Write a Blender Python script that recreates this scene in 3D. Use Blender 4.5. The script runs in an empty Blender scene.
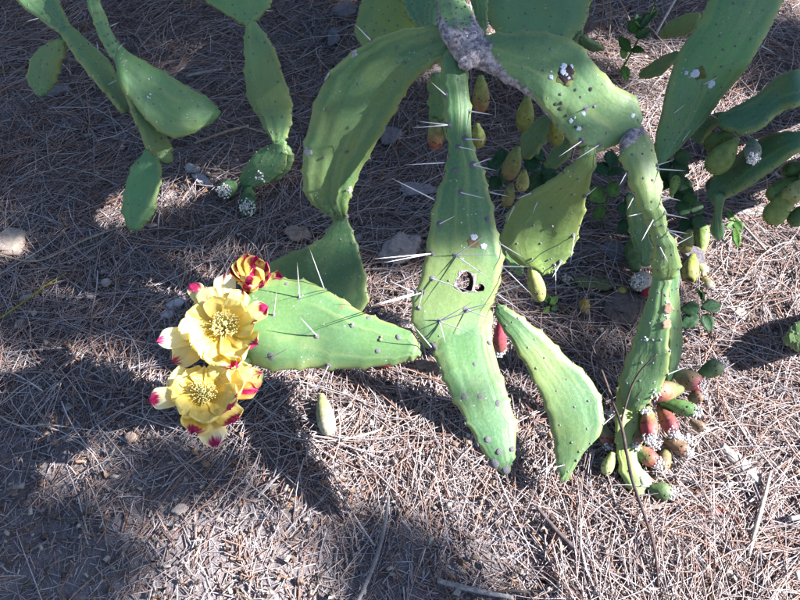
import bpy, bmesh, math, random
import numpy as np
from mathutils import Vector, Matrix, noise
R_ = math.radians
rng = np.random.default_rng(7)
random.seed(7)
SC = bpy.context.scene
COL = SC.collection

# ------------------------------------------------------------------ camera
H, PITCH, FPX = 1.15, R_(52), 785.0
cam_d = bpy.data.cameras.new('camera'); cam = bpy.data.objects.new('camera', cam_d); COL.objects.link(cam)
cam.location = (0, 0, H); cam.rotation_euler = (R_(90) - PITCH, 0, 0)
cam_d.sensor_fit = 'HORIZONTAL'; cam_d.angle = 2 * math.atan(400 / FPX)
cam_d.clip_start = 0.02; cam_d.clip_end = 500
SC.camera = cam
# ------------------------------------------------------------------ sky and sun
SUN = Vector((1.4, -0.1, 1.0)).normalized()
EL = math.asin(SUN.z); AZ = math.atan2(SUN.x, SUN.y)
W = bpy.data.worlds.new('World'); SC.world = W; W.use_nodes = True
wn = W.node_tree.nodes; wl = W.node_tree.links
sky = wn.new('ShaderNodeTexSky'); sky.sky_type = 'NISHITA'; sky.sun_disc = False
sky.sun_elevation = EL; sky.sun_rotation = AZ; sky.ozone_density = 3.0; sky.dust_density = 0.6
wn['Background'].inputs['Strength'].default_value = 0.05
wl.new(sky.outputs[0], wn['Background'].inputs['Color'])
sd = bpy.data.lights.new('sun', 'SUN'); sd.energy = 5.0; sd.angle = R_(0.5); sd.color = (1, 0.98, 0.96)
so = bpy.data.objects.new('sun', sd); COL.objects.link(so)
so.rotation_euler = SUN.to_track_quat('Z', 'Y').to_euler(); so.location = SUN * 8
SC.view_settings.view_transform = 'Standard'; SC.view_settings.look = 'None'
SC.view_settings.gamma = 1.0; SC.view_settings.exposure = 2.3
SC.view_settings.use_curve_mapping = False

# ------------------------------------------------------------------ survey helpers
CF = Vector((0, math.cos(PITCH), -math.sin(PITCH))); CU = Vector((0, math.sin(PITCH), math.cos(PITCH))); CX = Vector((1, 0, 0))
CO = Vector((0, 0, H))
def P(px, py, z=0.0):
    """point at height z seen along a sight line of the survey"""
    d = CF + CX * ((px - 400) / FPX) - CU * ((py - 300) / FPX)
    return CO + d * ((z - H) / d.z)
def PD(px, py, depth):
    d = CF + CX * ((px - 400) / FPX) - CU * ((py - 300) / FPX)
    return CO + d * depth
def proj(p):
    q = Vector(p) - CO; d = q.dot(CF)
    return 400 + FPX * q.dot(CX) / d, 300 - FPX * q.dot(CU) / d, d

# ground relief: smooth value noise, vectorised
_NG = [(s, rng.random((64, 64))) for s in (1.4, 5.0, 17.0)]
def _vn(g, x, y):
    xi = np.floor(x).astype(int); yi = np.floor(y).astype(int); fx = x - xi; fy = y - yi
    fx = fx * fx * (3 - 2 * fx); fy = fy * fy * (3 - 2 * fy); n = 64
    a = g[xi % n, yi % n]; b = g[(xi + 1) % n, yi % n]; c = g[xi % n, (yi + 1) % n]; d = g[(xi + 1) % n, (yi + 1) % n]
    return (a * (1 - fx) + b * fx) * (1 - fy) + (c * (1 - fx) + d * fx) * fy - 0.5
def gz(x, y):
    x = np.asarray(x, float); y = np.asarray(y, float)
    z = 0.030 * _vn(_NG[0][1], x * 1.4 + 9, y * 1.4 + 9) + 0.022 * _vn(_NG[1][1], x * 5 + 9, y * 5 + 9) + 0.008 * _vn(_NG[2][1], x * 17 + 9, y * 17 + 9)
    return z
def G(px, py, dz=0.0):
    p = P(px, py, 0)
    for _ in range(3):
        p = P(px, py, float(gz(p.x, p.y)))
    p.z += dz
    return p

# ------------------------------------------------------------------ object helpers
def tag(o, label=None, cat=None, group=None, kind=None):
    if label: o['label'] = label
    if cat: o['category'] = cat
    if group: o['group'] = group
    if kind: o['kind'] = kind
    return o
def thing(name, loc, label, cat, group=None):
    o = bpy.data.objects.new(name, None); COL.objects.link(o); o.location = loc; o.empty_display_size = 0.05
    return tag(o, label, cat, group)
def link(name, me, mat=None, parent=None, color=None):
    o = bpy.data.objects.new(name, me); COL.objects.link(o)
    if mat is not None and not me.materials: me.materials.append(mat)
    if parent is not None:
        o.parent = parent
        if parent.type == 'EMPTY': o.matrix_parent_inverse = Matrix.Translation(-Vector(parent.location))
    if color is not None: o.color = (*color, 1)
    return o
def mesh(name, V, F, smooth=True):
    me = bpy.data.meshes.new(name); me.from_pydata([tuple(v) for v in V], [], F)
    if smooth: me.polygons.foreach_set('use_smooth', [True] * len(me.polygons))
    me.update(); return me
def cattr(me, name, arr):
    a = me.color_attributes.new(name, 'FLOAT_COLOR', 'POINT')
    a.data.foreach_set('color', np.asarray(arr, np.float32).ravel())
def np_mesh(name, V, F, mat, cols=None, smooth=False):
    """V (n,3), F (m,k) equal-size faces"""
    me = bpy.data.meshes.new(name); k = F.shape[1]
    me.vertices.add(len(V)); me.vertices.foreach_set('co', V.astype(np.float32).ravel())
    me.loops.add(F.size); me.loops.foreach_set('vertex_index', F.astype(np.int32).ravel())
    me.polygons.add(len(F)); me.polygons.foreach_set('loop_start', np.arange(0, F.size, k, dtype=np.int32))
    try: me.polygons.foreach_set('loop_total', np.full(len(F), k, np.int32))
    except Exception: pass
    if smooth: me.polygons.foreach_set('use_smooth', np.ones(len(F), bool))
    if cols is not None: cattr(me, 'col', cols)
    me.update(calc_edges=True); me.materials.append(mat); return me

# ------------------------------------------------------------------ materials
class NT:
    def __init__(s, name):
        s.m = bpy.data.materials.new(name); s.m.use_nodes = True
        s.n = s.m.node_tree.nodes; s.l = s.m.node_tree.links
        s.b = s.n['Principled BSDF']; s.out = s.n['Material Output']
    def add(s, t, **kw):
        nd = s.n.new(t)
        for k, v in kw.items(): setattr(nd, k, v)
        return nd
    def inp(s, nd, i, v):
        if hasattr(v, 'links') or isinstance(v, bpy.types.NodeSocket): s.l.new(v, nd.inputs[i])
        elif v is not None: nd.inputs[i].default_value = v
    def noise(s, scale, detail=4, rough=0.55, vec=None, dist=0):
        nd = s.add('ShaderNodeTexNoise'); nd.inputs['Scale'].default_value = scale; nd.inputs['Detail'].default_value = detail
        nd.inputs['Roughness'].default_value = rough; nd.inputs['Distortion'].default_value = dist
        if vec is not None: s.l.new(vec, nd.inputs['Vector'])
        return nd.outputs['Fac']
    def ramp(s, fac, a, b, lo=0.0, hi=1.0):
        nd = s.add('ShaderNodeMapRange'); nd.interpolation_type = 'SMOOTHSTEP'
        s.inp(nd, 0, fac); nd.inputs[1].default_value = a; nd.inputs[2].default_value = b
        nd.inputs[3].default_value = lo; nd.inputs[4].default_value = hi
        return nd.outputs[0]
    def math(s, op, a, b=None):
        nd = s.add('ShaderNodeMath', operation=op); s.inp(nd, 0, a)
        if b is not None: s.inp(nd, 1, b)
        return nd.outputs[0]
    def mix(s, f, a, b, mode='MIX'):
        nd = s.add('ShaderNodeMix', data_type='RGBA', blend_type=mode)
        s.inp(nd, 0, f)
        for i, v in ((6, a), (7, b)):
            if isinstance(v, tuple): nd.inputs[i].default_value = (*v, 1)
            else: s.l.new(v, nd.inputs[i])
        return nd.outputs[2]
    def col(s, c):
        if isinstance(c, tuple): s.b.inputs['Base Color'].default_value = (*c, 1)
        else: s.l.new(c, s.b.inputs['Base Color'])
    def set(s, rough=0.6, spec=0.4):
        if isinstance(rough, (int, float)): s.b.inputs['Roughness'].default_value = rough
        else: s.l.new(rough, s.b.inputs['Roughness'])
        s.b.inputs['Specular IOR Level'].default_value = spec
    def bump(s, h, strength=0.3, dist=0.002):
        nd = s.add('ShaderNodeBump'); nd.inputs['Strength'].default_value = strength; nd.inputs['Distance'].default_value = dist
        s.l.new(h, nd.inputs['Height']); s.l.new(nd.outputs[0], s.b.inputs['Normal'])
    def obj(s):
        return s.add('ShaderNodeTexCoord').outputs['Object']
    def attr(s, name):
        return s.add('ShaderNodeAttribute', attribute_name=name)

def mat_pad():
    t = NT('cactus_pad_skin'); o = t.obj()
    oi = t.add('ShaderNodeObjectInfo')
    a = t.attr('pd'); sep = t.add('ShaderNodeSeparateColor'); t.l.new(a.outputs['Color'], sep.inputs[0])
    u, v, cork = sep.outputs[0], sep.outputs[1], sep.outputs[2]
    base = oi.outputs['Color']
    n1 = t.noise(9, 5, 0.55, o); n2 = t.noise(38, 5, 0.6, o); n3 = t.noise(260, 3, 0.6, o)
    # long pale streaks that follow the pad
    cv = t.add('ShaderNodeCombineXYZ'); t.inp(cv, 0, t.math('MULTIPLY', u, 2.2)); t.inp(cv, 1, t.math('MULTIPLY', v, 6.0))
    t.inp(cv, 2, t.math('MULTIPLY', oi.outputs['Random'], 40.0))
    st = t.noise(1.0, 2, 0.5, cv.outputs[0], 0.4)
    c = t.mix(t.ramp(n1, 0.3, 0.7), base, t.mix(0.55, base, (0.058, 0.138, 0.070)))
    c = t.mix(t.math('MULTIPLY', t.ramp(st, 0.52, 0.72), 0.45), c, (0.22, 0.27, 0.095))
    c = t.mix(t.math('MULTIPLY', t.ramp(n2, 0.55, 0.75), 0.35), c, (0.15, 0.215, 0.09))
    c = t.mix(t.math('MULTIPLY', t.ramp(t.noise(6.5, 3, 0.5, o), 0.5, 0.68), 0.55), c, (0.150, 0.185, 0.05))
    # dark blotches
    c = t.mix(t.math('MULTIPLY', t.ramp(t.noise(17, 4, 0.6, o), 0.62, 0.78), 0.35), c, (0.05, 0.12, 0.05))
    # paler yellow margin of the pad
    e = t.math('ABSOLUTE', t.math('SUBTRACT', t.math('MULTIPLY', v, 2.0), 1.0))
    em = t.math('MULTIPLY', t.ramp(t.math('ADD', e, t.math('MULTIPLY', t.math('SUBTRACT', n2, 0.5), 0.35)), 0.74, 1.0), 0.6)
    c = t.mix(em, c, (0.205, 0.235, 0.070))
    # fine waxy speckle, pale pinprick flecks
    c = t.mix(t.ramp(n3, 0.40, 0.75, 0.0, 0.22), c, (0.20, 0.27, 0.18))
    vo = t.add('ShaderNodeTexVoronoi'); vo.inputs['Scale'].default_value = 150; t.l.new(o, vo.inputs['Vector'])
    fl = t.math('MULTIPLY', t.ramp(vo.outputs['Distance'], 0.10, 0.17, 1.0, 0.0), t.ramp(n2, 0.56, 0.62))
    c = t.mix(fl, c, (0.55, 0.58, 0.48))
    vs = t.add('ShaderNodeTexVoronoi'); vs.inputs['Scale'].default_value = 34; t.l.new(o, vs.inputs['Vector'])
    sc = t.math('MULTIPLY', t.ramp(t.math('ADD', vs.outputs['Distance'], t.math('MULTIPLY', n3, 0.12)), 0.13, 0.20, 1.0, 0.0), t.ramp(t.noise(8, 2, 0.5, o), 0.54, 0.60))
    c = t.mix(t.math('MULTIPLY', sc, 0.75), c, (0.17, 0.125, 0.06))
    # cork
    ck = t.ramp(t.math('ADD', cork, t.math('MULTIPLY', t.math('SUBTRACT', t.noise(55, 5, 0.65, o), 0.5), 0.9)), 0.42, 0.58)
    n4 = t.noise(130, 5, 0.7, o)
    cc = t.mix(t.ramp(n4, 0.35, 0.65), (0.10, 0.085, 0.095), (0.38, 0.34, 0.36))
    cc = t.mix(t.math('MULTIPLY', t.ramp(t.noise(30, 3, 0.5, o), 0.55, 0.7), 0.6), cc, (0.30, 0.20, 0.14))
    c = t.mix(ck, c, cc)
    t.col(c)
    t.set(t.ramp(t.math('ADD', n2, ck), 0.2, 1.3, 0.44, 0.9), 0.36)
    hgt = t.math('ADD', t.math('MULTIPLY', n2, 0.5), t.math('MULTIPLY', t.math('MULTIPLY', n4, ck), 1.6))
    hgt = t.math('ADD', hgt, t.math('MULTIPLY', n3, 0.10))
    hgt = t.math('ADD', hgt, t.math('MULTIPLY', st, 0.5))
    t.bump(hgt, 0.55, 0.0035)
    return t.m
def mat_vcol(name, rough=0.75, spec=0.3, nscale=180, amt=0.5, bump=0.4, trans=0.0):
    t = NT(name); o = t.obj(); a = t.attr('col')
    n = t.noise(nscale, 5, 0.65, o); n2 = t.noise(nscale * 0.2, 3, 0.5, o)
    d = t.mix(1.0, a.outputs['Color'], (1 - amt, 1 - amt, 1 - amt), 'MULTIPLY')
    c = t.mix(t.ramp(n, 0.3, 0.7), d, a.outputs['Color'])
    c = t.mix(t.ramp(n2, 0.35, 0.7, 0, 0.35), c, d)
    t.col(c); t.set(rough, spec); t.bump(n, bump, 0.002)
    if trans > 0:
        tr = t.add('ShaderNodeBsdfTranslucent'); t.l.new(c, tr.inputs['Color'])
        mx = t.add('ShaderNodeMixShader'); mx.inputs[0].default_value = trans
        t.l.new(t.b.outputs[0], mx.inputs[1]); t.l.new(tr.outputs[0], mx.inputs[2]); t.l.new(mx.outputs[0], t.out.inputs['Surface'])
    return t.m
def mat_objcol(name, rough=0.7, spec=0.3, nscale=150, amt=0.5, bump=0.4, speck=None):
    t = NT(name); o = t.obj(); oi = t.add('ShaderNodeObjectInfo').outputs['Color']
    n = t.noise(nscale, 5, 0.65, o); n2 = t.noise(nscale * 0.15, 4, 0.6, o)
    d = t.mix(1.0, oi, (1 - amt, 1 - amt, 1 - amt), 'MULTIPLY')
    c = t.mix(t.ramp(n, 0.3, 0.7), d, oi)
    c = t.mix(t.ramp(n2, 0.35, 0.7, 0, 0.5), c, d)
    if speck: c = t.mix(t.ramp(t.noise(nscale * 2.2, 2, 0.5, o), 0.62, 0.7), c, speck)
    t.col(c); t.set(rough, spec); t.bump(n, bump, 0.0015)
    return t.m
def mat_petal():
    t = NT('petal_skin'); a = t.attr('pd'); sep = t.add('ShaderNodeSeparateColor'); t.l.new(a.outputs['Color'], sep.inputs[0])
    u, v, mg = sep.outputs; o = t.obj()
    oi = t.add('ShaderNodeObjectInfo').outputs['Color']
    cv = t.add('ShaderNodeCombineXYZ'); t.inp(cv, 0, t.math('MULTIPLY', u, 1.5)); t.inp(cv, 1, t.math('MULTIPLY', v, 16.0)); 
    t.inp(cv, 2, t.math('MULTIPLY', t.add('ShaderNodeObjectInfo').outputs['Random'], 30.0))
    st = t.noise(1.0, 3, 0.6, cv.outputs[0])
    c = t.mix(t.ramp(u, 0.15, 0.85), (0.85, 0.68, 0.12), oi)
    c = t.mix(t.math('MULTIPLY', t.ramp(st, 0.4, 0.7), 0.35), c, (0.86, 0.80, 0.42))
    m = t.ramp(t.math('ADD', mg, t.math('MULTIPLY', t.math('SUBTRACT', st, 0.5), 0.7)), 0.38, 0.66)
    c = t.mix(m, c, t.mix(t.ramp(t.noise(120, 3, 0.6, o), 0.35, 0.65), (0.40, 0.010, 0.085), (0.62, 0.05, 0.20)))
    t.col(c); t.set(0.5, 0.3); t.bump(st, 0.35, 0.0015)
    tr = t.add('ShaderNodeBsdfTranslucent'); t.l.new(c, tr.inputs['Color'])
    mx = t.add('ShaderNodeMixShader'); mx.inputs[0].default_value = 0.5
    t.l.new(t.b.outputs[0], mx.inputs[1]); t.l.new(tr.outputs[0], mx.inputs[2]); t.l.new(mx.outputs[0], t.out.inputs['Surface'])
    return t.m
def mat_ground():
    t = NT('forest_soil'); o = t.obj()
    n1 = t.noise(2.2, 5, 0.6, o); n2 = t.noise(30, 6, 0.65, o); n3 = t.noise(190, 5, 0.7, o); n4 = t.noise(620, 3, 0.6, o)
    c = t.mix(t.ramp(n2, 0.35, 0.68), (0.11, 0.090, 0.092), (0.26, 0.225, 0.232))
    c = t.mix(t.ramp(n1, 0.40, 0.62, 0, 0.6), c, (0.25, 0.218, 0.226))
    c = t.mix(t.ramp(n3, 0.48, 0.68, 0, 0.75), c, (0.38, 0.335, 0.335))
    c = t.mix(t.ramp(n3, 0.28, 0.42, 0.7, 0), c, (0.055, 0.043, 0.043))
    c = t.mix(t.ramp(n4, 0.56, 0.68, 0, 0.7), c, (0.46, 0.41, 0.405))
    t.col(c); t.set(0.95, 0.15)
    t.bump(t.math('ADD', t.math('ADD', n2, t.math('MULTIPLY', n3, 0.6)), t.math('MULTIPLY', n4, 0.25)), 0.9, 0.012)
    return t.m
def mat_spine():
    t = NT('spine_horn'); g = t.add('ShaderNodeTexCoord').outputs['Object']
    s = t.add('ShaderNodeSeparateXYZ'); t.l.new(g, s.inputs[0])
    c = t.mix(t.ramp(s.outputs[2], 0.72, 1.0), t.mix(t.noise(14, 2, 0.5, g), (0.42, 0.41, 0.44), (0.66, 0.65, 0.66)), (0.20, 0.14, 0.12))
    t.col(c); t.set(0.45, 0.4); return t.m

M_PAD = mat_pad(); M_PETAL = mat_petal(); M_GROUND = mat_ground(); M_SPINE = mat_spine()
M_LITTER = mat_vcol('dry_needle', 0.7, 0.25, 300, 0.35, 0.2)
M_FRUIT = mat_vcol('fruit_skin', 0.58, 0.35, 90, 0.5, 0.7)
M_AREOLE = mat_objcol('areole_felt', 0.95, 0.1, 700, 0.75, 1.0, (0.52, 0.50, 0.54))
M_WOOL = mat_objcol('white_wool', 0.95, 0.1, 420, 0.35, 0.8)
M_WOOD = mat_objcol('dead_wood', 0.85, 0.2, 160, 0.55, 0.8)
M_STONE = mat_objcol('stone', 0.85, 0.25, 120, 0.4, 0.8)
M_LEAF = mat_vcol('herb_leaf', 0.6, 0.3, 160, 0.5, 0.6, 0.25)
M_STAMEN = mat_objcol('stamen', 0.6, 0.2, 200, 0.2, 0.1)
M_CALLUS = NT('callus'); M_CALLUS.col((0.045, 0.034, 0.02)); M_CALLUS.set(0.9, 0.1); M_CALLUS = M_CALLUS.m
M_PINE = mat_objcol('pine_foliage', 0.6, 0.3, 40, 0.4, 0.1)
M_BARK = mat_objcol('pine_bark', 0.9, 0.2, 25, 0.6, 1.0)

# ------------------------------------------------------------------ cactus pads
def cr(A, n):
    A = np.asarray(A, float); m = len(A); t = np.linspace(0, m - 1, n); i = np.minimum(t.astype(int), m - 2); f = (t - i)[:, None]
    p0 = A[np.maximum(i - 1, 0)]; p1 = A[i]; p2 = A[i + 1]; p3 = A[np.minimum(i + 2, m - 1)]
    return 0.5 * (2 * p1 + (p2 - p0) * f + (2 * p0 - 5 * p1 + 4 * p2 - p3) * f ** 2 + (3 * p1 - p0 - 3 * p2 + p3) * f ** 3)
PE = 2.6
class Pad: pass
def pad(parent, st, z0, z1, tilt=0.0, zmid=0.0, th=0.018, col=(0.12, 0.24, 0.10), cork=None, curl=0.0, wr=0.0016, warp=0.0042,
        nU=52, nV=32, name='pad', bumps=True, zs=None, label=None):
    st = np.asarray(st, float); m = len(st)
    cen = np.stack([(st[:, 0] + st[:, 2]) / 2, (st[:, 1] + st[:, 3]) / 2], 1)
    ds = np.r_[0, np.cumsum(np.linalg.norm(np.diff(cen, axis=0), axis=1))]; u = ds / ds[-1]
    zc = z0 + (z1 - z0) * u + zmid * 4 * u * (1 - u) if zs is None else np.interp(u, np.linspace(0, 1, len(zs)), zs)
    w = np.hypot(st[:, 0] - st[:, 2], st[:, 1] - st[:, 3]); w = w / w.max()
    L = np.array([P(a, b, z + tilt * q / 2) for (a, b, _, _), z, q in zip(st, zc, w)])
    R = np.array([P(a, b, z - tilt * q / 2) for (_, _, a, b), z, q in zip(st, zc, w)])
    Ls, Rs = cr(L, nU), cr(R, nU); C = (Ls + Rs) / 2; Wv = Rs - Ls; wid = np.linalg.norm(Wv, axis=1, keepdims=True); Wd = Wv / np.maximum(wid, 1e-6)
    T = np.gradient(C, axis=0); T /= np.linalg.norm(T, axis=1, keepdims=True)
    N = np.cross(T, Wd); N /= np.maximum(np.linalg.norm(N, axis=1, keepdims=True), 1e-6)
    k = nU // 2
    if np.dot(N[k], np.array(CO) - C[k]) < 0: N = -N
    # smooth frames a little
    for _ in range(2):
        N = (N + np.roll(N, 1, 0) * 0.5 + np.roll(N, -1, 0) * 0.5); N[0] = N[1]; N[-1] = N[-2]; N /= np.linalg.norm(N, axis=1, keepdims=True)
    uu = np.linspace(0, 1, nU); seed = rng.random() * 50
    if bumps:
        nb = max(3, round(float(np.sum(np.linalg.norm(np.diff(C, axis=0), axis=1))) / 0.032))
        ph = rng.random(2)
        for E, s, p in ((Ls, -1, ph[0]), (Rs, 1, ph[1])):
            b = np.maximum(0, np.cos(2 * np.pi * (uu * nb + p + 0.55 * np.array([noise.noise((q * 4, seed * 2 + s, 5)) for q in uu])))) ** 4
            E += s * Wd * (b * 0.0036 - 0.0012)[:, None]
            E += s * Wd * np.array([noise.noise((q * 9, seed + s, 0)) * 0.003 for q in uu])[:, None]
        C = (Ls + Rs) / 2; wid = np.linalg.norm(Rs - Ls, axis=1, keepdims=True)
    t_ = np.minimum(th, 0.55 * wid[:, 0] + 0.002)
    pd_ = Pad(); pd_.C, pd_.W, pd_.N, pd_.wid, pd_.t, pd_.nU, pd_.curl, pd_.T, pd_.seed, pd_.wr, pd_.warp = C, Wd, N, wid[:, 0], t_, nU, curl, T, seed, wr, warp
    rings = []
    def ring(i, off, sw):
        out = []
        for j in range(nV):
            a = 2 * math.pi * j / nV; c, s = math.cos(a), math.sin(a)
            x = math.copysign(abs(c) ** 0.75, c); v = x * sw
            y = math.copysign(max(0.0, 1 - abs(x) ** PE) ** (1 / PE), s) if abs(s) > 1e-6 else 0.0
            p = C[i] + Wd[i] * (v * wid[i, 0] / 2) + N[i] * (y * t_[i] / 2 * sw + curl * (v * v) * wid[i, 0]) + T[i] * off
            q = disp(i, v, p)
            out.append((p + N[i] * q, (i / (nU - 1), (v + 1) / 2, y > 0)))
        return out
    def disp(i, v, p):
        e = 1 - abs(v) ** 3 * 0.7
        d = warp * e * noise.noise((p[0] * 11 + seed, p[1] * 11, p[2] * 11)) * 1.6
        if wr: d += wr * e * (noise.noise((v * 5.5 + seed, i / nU * 2.2, seed)) + 0.6 * noise.noise((v * 11 + seed, i / nU * 3.0, 9))) 
        return d
    pd_.disp = disp
    caps = [(math.cos(f), math.sin(f)) for f in (R_(0), R_(28), R_(55), R_(78))]
    e0 = min(0.012, 0.35 * wid[0, 0]); e1 = min(0.012, 0.35 * wid[-1, 0])
    for c, s in reversed(caps[1:]): rings.append(ring(0, -e0 * s, c))
    for i in range(nU): rings.append(ring(i, 0, 1))
    for c, s in caps[1:]: rings.append(ring(nU - 1, e1 * s, c))
    V = [p for r in rings for p, _ in r]; A = [a for r in rings for _, a in r]; F = []
    for i in range(len(rings) - 1):
        for j in range(nV):
            a, b = i * nV + j, i * nV + (j + 1) % nV
            F.append((a, b, b + nV, a + nV))
    F.append(tuple(reversed(range(nV)))); F.append(tuple(range((len(rings) - 1) * nV, len(rings) * nV)))
    me = mesh(name, V, F)
    pdv = [(a[0], a[1], float(cork(a[0], a[1] * 2 - 1)) if cork else 0.0, 1) for a in A]
    cattr(me, 'pd', pdv)
    o = link(name, me, M_PAD, parent, col)
    if label: o['label'] = label
    pd_.o = o; return pd_
def S(p, u, v):
    """front surface point and normal"""
    f = min(max(u, 0), 1) * (p.nU - 1); i = int(round(f))
    h = max(0.0, 1 - abs(v) ** PE) ** (1 / PE)
    pt = p.C[i] + p.W[i] * (v * p.wid[i] / 2)
    pt = pt + p.N[i] * (h * p.t[i] / 2 + p.curl * v * v * p.wid[i] + p.disp(i, v, pt))
    n = p.N[i] * max(h, 0.15) + p.W[i] * (np.sign(v) * abs(v) ** 4 * 0.9); n = n / np.linalg.norm(n)
    return Vector(pt), Vector(n)
def find(p, px, py):
    best = None
    for i in range(p.nU):
        for v in np.linspace(-1, 1, 17):
            q, n = S(p, i / (p.nU - 1), v); x, y, d = proj(q); e = (x - px) ** 2 + (y - py) ** 2
            if best is None or e < best[0]: best = (e, q, n, d)
    return best[1:]

# shared small meshes
def dome_mesh():
    bm = bmesh.new(); bmesh.ops.create_icosphere(bm, subdivisions=2, radius=1)
    for v in bm.verts:
        v.co *= 1 + 0.22 * noise.noise(v.co * 2.3)
        v.co.z *= 0.55
    me = bpy.data.meshes.new('areole'); bm.to_mesh(me); bm.free()
    me.polygons.foreach_set('use_smooth', [True] * len(me.polygons)); me.materials.append(M_AREOLE); return me
def spine_mesh():
    V, F = [], []
    for i, (z, r) in enumerate(((0, 1), (0.25, 0.9), (0.55, 0.66), (0.85, 0.3))):
        for j in range(6):
            a = j * math.pi / 3; V.append((r * math.cos(a), r * math.sin(a), z))
    V.append((0, 0, 1))
    for i in range(3):
        for j in range(6):
            a, b = i * 6 + j, i * 6 + (j + 1) % 6; F.append((a, b, b + 6, a + 6))
    for j in range(6): F.append((18 + j, 18 + (j + 1) % 6, 24))
    F.append(tuple(reversed(range(6))))
    me = mesh('spine', V, F); me.materials.append(M_SPINE); return me
ME_AREOLE = dome_mesh(); ME_SPINE = spine_mesh()
def areole(p, q, n, r=0.0036, col=(0.13, 0.115, 0.125)):
    o = link('areole', ME_AREOLE, None, p.o, col)
    o.matrix_basis = Matrix.Translation(q - n * (0.22 * r)) @ n.to_track_quat('Z', 'Y').to_matrix().to_4x4() @ Matrix.Rotation(random.uniform(0, 6), 4, 'Z') @ Matrix.Diagonal((r * random.uniform(0.85, 1.2), r * random.uniform(1.0, 1.4), r, 1))
    return o
def spine(p, q, tip, r=0.00092):
    d = tip - q; o = link('spine', ME_SPINE, None, p.o)
    o.matrix_basis = Matrix.Translation(q) @ d.to_track_quat('Z', 'Y').to_matrix().to_4x4() @ Matrix.Diagonal((r, r, d.length, 1))
    return o
def aspine(p, bx, by, *tips, r=0.0044, fwd=0.8, col=(0.30, 0.28, 0.31)):
    """areole at a surveyed spot of the pad with spines reaching to the given spots"""
    q, n, d = find(p, bx, by); areole(p, q, n, r, col)
    for tx, ty in tips:
        L = math.hypot(tx - bx, ty - by) * d / FPX
        spine(p, q, PD(tx, ty, d - fwd * L))
def blobs(name, pts, parent, mat, col, sub=1, squash=1.0):
    """pts: (pos, radius, normal) joined into one part"""
    V, F = [], []
    bm = bmesh.new(); bmesh.ops.create_icosphere(bm, subdivisions=sub, radius=1)
    bv = [v.co.copy() for v in bm.verts]; bf = [[v.index for v in f.verts] for f in bm.faces]; bm.free()
    for q, r, n in pts:
        Q = n.to_track_quat('Z', 'Y').to_matrix(); b = len(V); s = random.random() * 90
        for c in bv:
            k = 1 + 0.35 * noise.noise(c * 1.7 + Vector((s, s, s)))
            V.append(q + Q @ Vector((c.x * r * k, c.y * r * k, c.z * r * k * squash)))
        F += [[i + b for i in f] for f in bf]
    o = link(name, mesh(name, V, F), mat, parent, col); o['kind'] = 'stuff'; return o
def areole_field(p, spacing=0.036, vrows=((-0.6, 0.0, 0.6), (-0.3, 0.3)), skip=(), r=0.0026, edge=True, u0=0.1, nsp=0, col=(0.27, 0.26, 0.28)):
    Lc = float(np.sum(np.linalg.norm(np.diff(p.C, axis=0), axis=1))); n = max(2, int(Lc / spacing)); pts = []; sp = []
    for k in range(n):
        u = u0 + (0.96 - u0) * (k + 0.5) / n
        for v in vrows[k % 2]:
            q, nn = S(p, u + random.uniform(-.02, .02), v + random.uniform(-.08, .08)); x, y, d = proj(q)
            if any(math.hypot(x - a, y - b) < 10 for a, b in skip): continue
            pts.append((q, r * 0.78 * random.uniform(0.75, 1.25), nn)); sp.append((q, nn))
    if edge:
        for s in (-1, 1):
            for k in range(n + 1):
                u = min(0.99, 0.03 + (k + random.uniform(0.2, 0.8)) / (n + 1)); q, nn = S(p, u, s * 0.985)
                pts.append((q, r * 0.75 * random.uniform(0.8, 1.3), nn)); sp.append((q, nn))
    blobs('areoles', pts, p.o, M_AREOLE, col, 1, 0.6)
    random.shuffle(sp)
    for q, nn in sp[:nsp]:
        dirv = (nn + Vector((random.uniform(-.8, .8), random.uniform(-.8, .8), random.uniform(-.7, .5)))).normalized()
        spine(p, q, q + dirv * random.uniform(0.018, 0.036), 0.0009)
def flecks(p, px, py, rad, n, col=(0.72, 0.74, 0.76), name='white_scale', r=0.0022):
    pts = []
    for _ in range(n):
        a = random.uniform(0, 6.28); k = rad * math.sqrt(random.random()); q, nn, d = find(p, px + k * math.cos(a), py + k * math.sin(a))
        pts.append((q + nn * 0.0004, r * random.uniform(0.5, 1.3), nn))
    return blobs(name, pts, p.o, M_WOOL if col[0] > 0.3 else M_AREOLE, col, 1, 0.45)
def crust(p, px, py, rad, col, name='scab', lift=0.0005, asp=1.0, th=0.0006):
    """thin ragged crust lying on a pad; rad in metres"""
    q, n, d = find(p, px, py); X = n.orthogonal().normalized(); Y = n.cross(X); V, F = [], []; s = random.random() * 80; m = 22
    for k, f in enumerate((0.0, 0.35, 0.62, 0.85, 1.0)):
        for j in range(m):
            a = 2 * math.pi * j / m; rr = rad * f * (1 + 0.45 * noise.noise((math.cos(a) * 1.4 + s, math.sin(a) * 1.4, 0)) + 0.30 * noise.noise((math.cos(a) * 4 + s, math.sin(a) * 4, 2)))
            h = lift + th * (1 - f ** 3) * (1 + 0.9 * noise.noise((j * 0.9 + s, f * 5, 4))) - (0.0012 if f == 1.0 else 0)
            V.append(q + X * (rr * math.cos(a) * asp) + Y * (rr * math.sin(a)) + n * h)
    for k in range(4):
        for j in range(m): F.append((k * m + j, k * m + (j + 1) % m, (k + 1) * m + (j + 1) % m, (k + 1) * m + j))
    return link(name, mesh(name, V, F), M_WOOL if col[0] > 0.3 else M_STONE, p.o, col)
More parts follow.
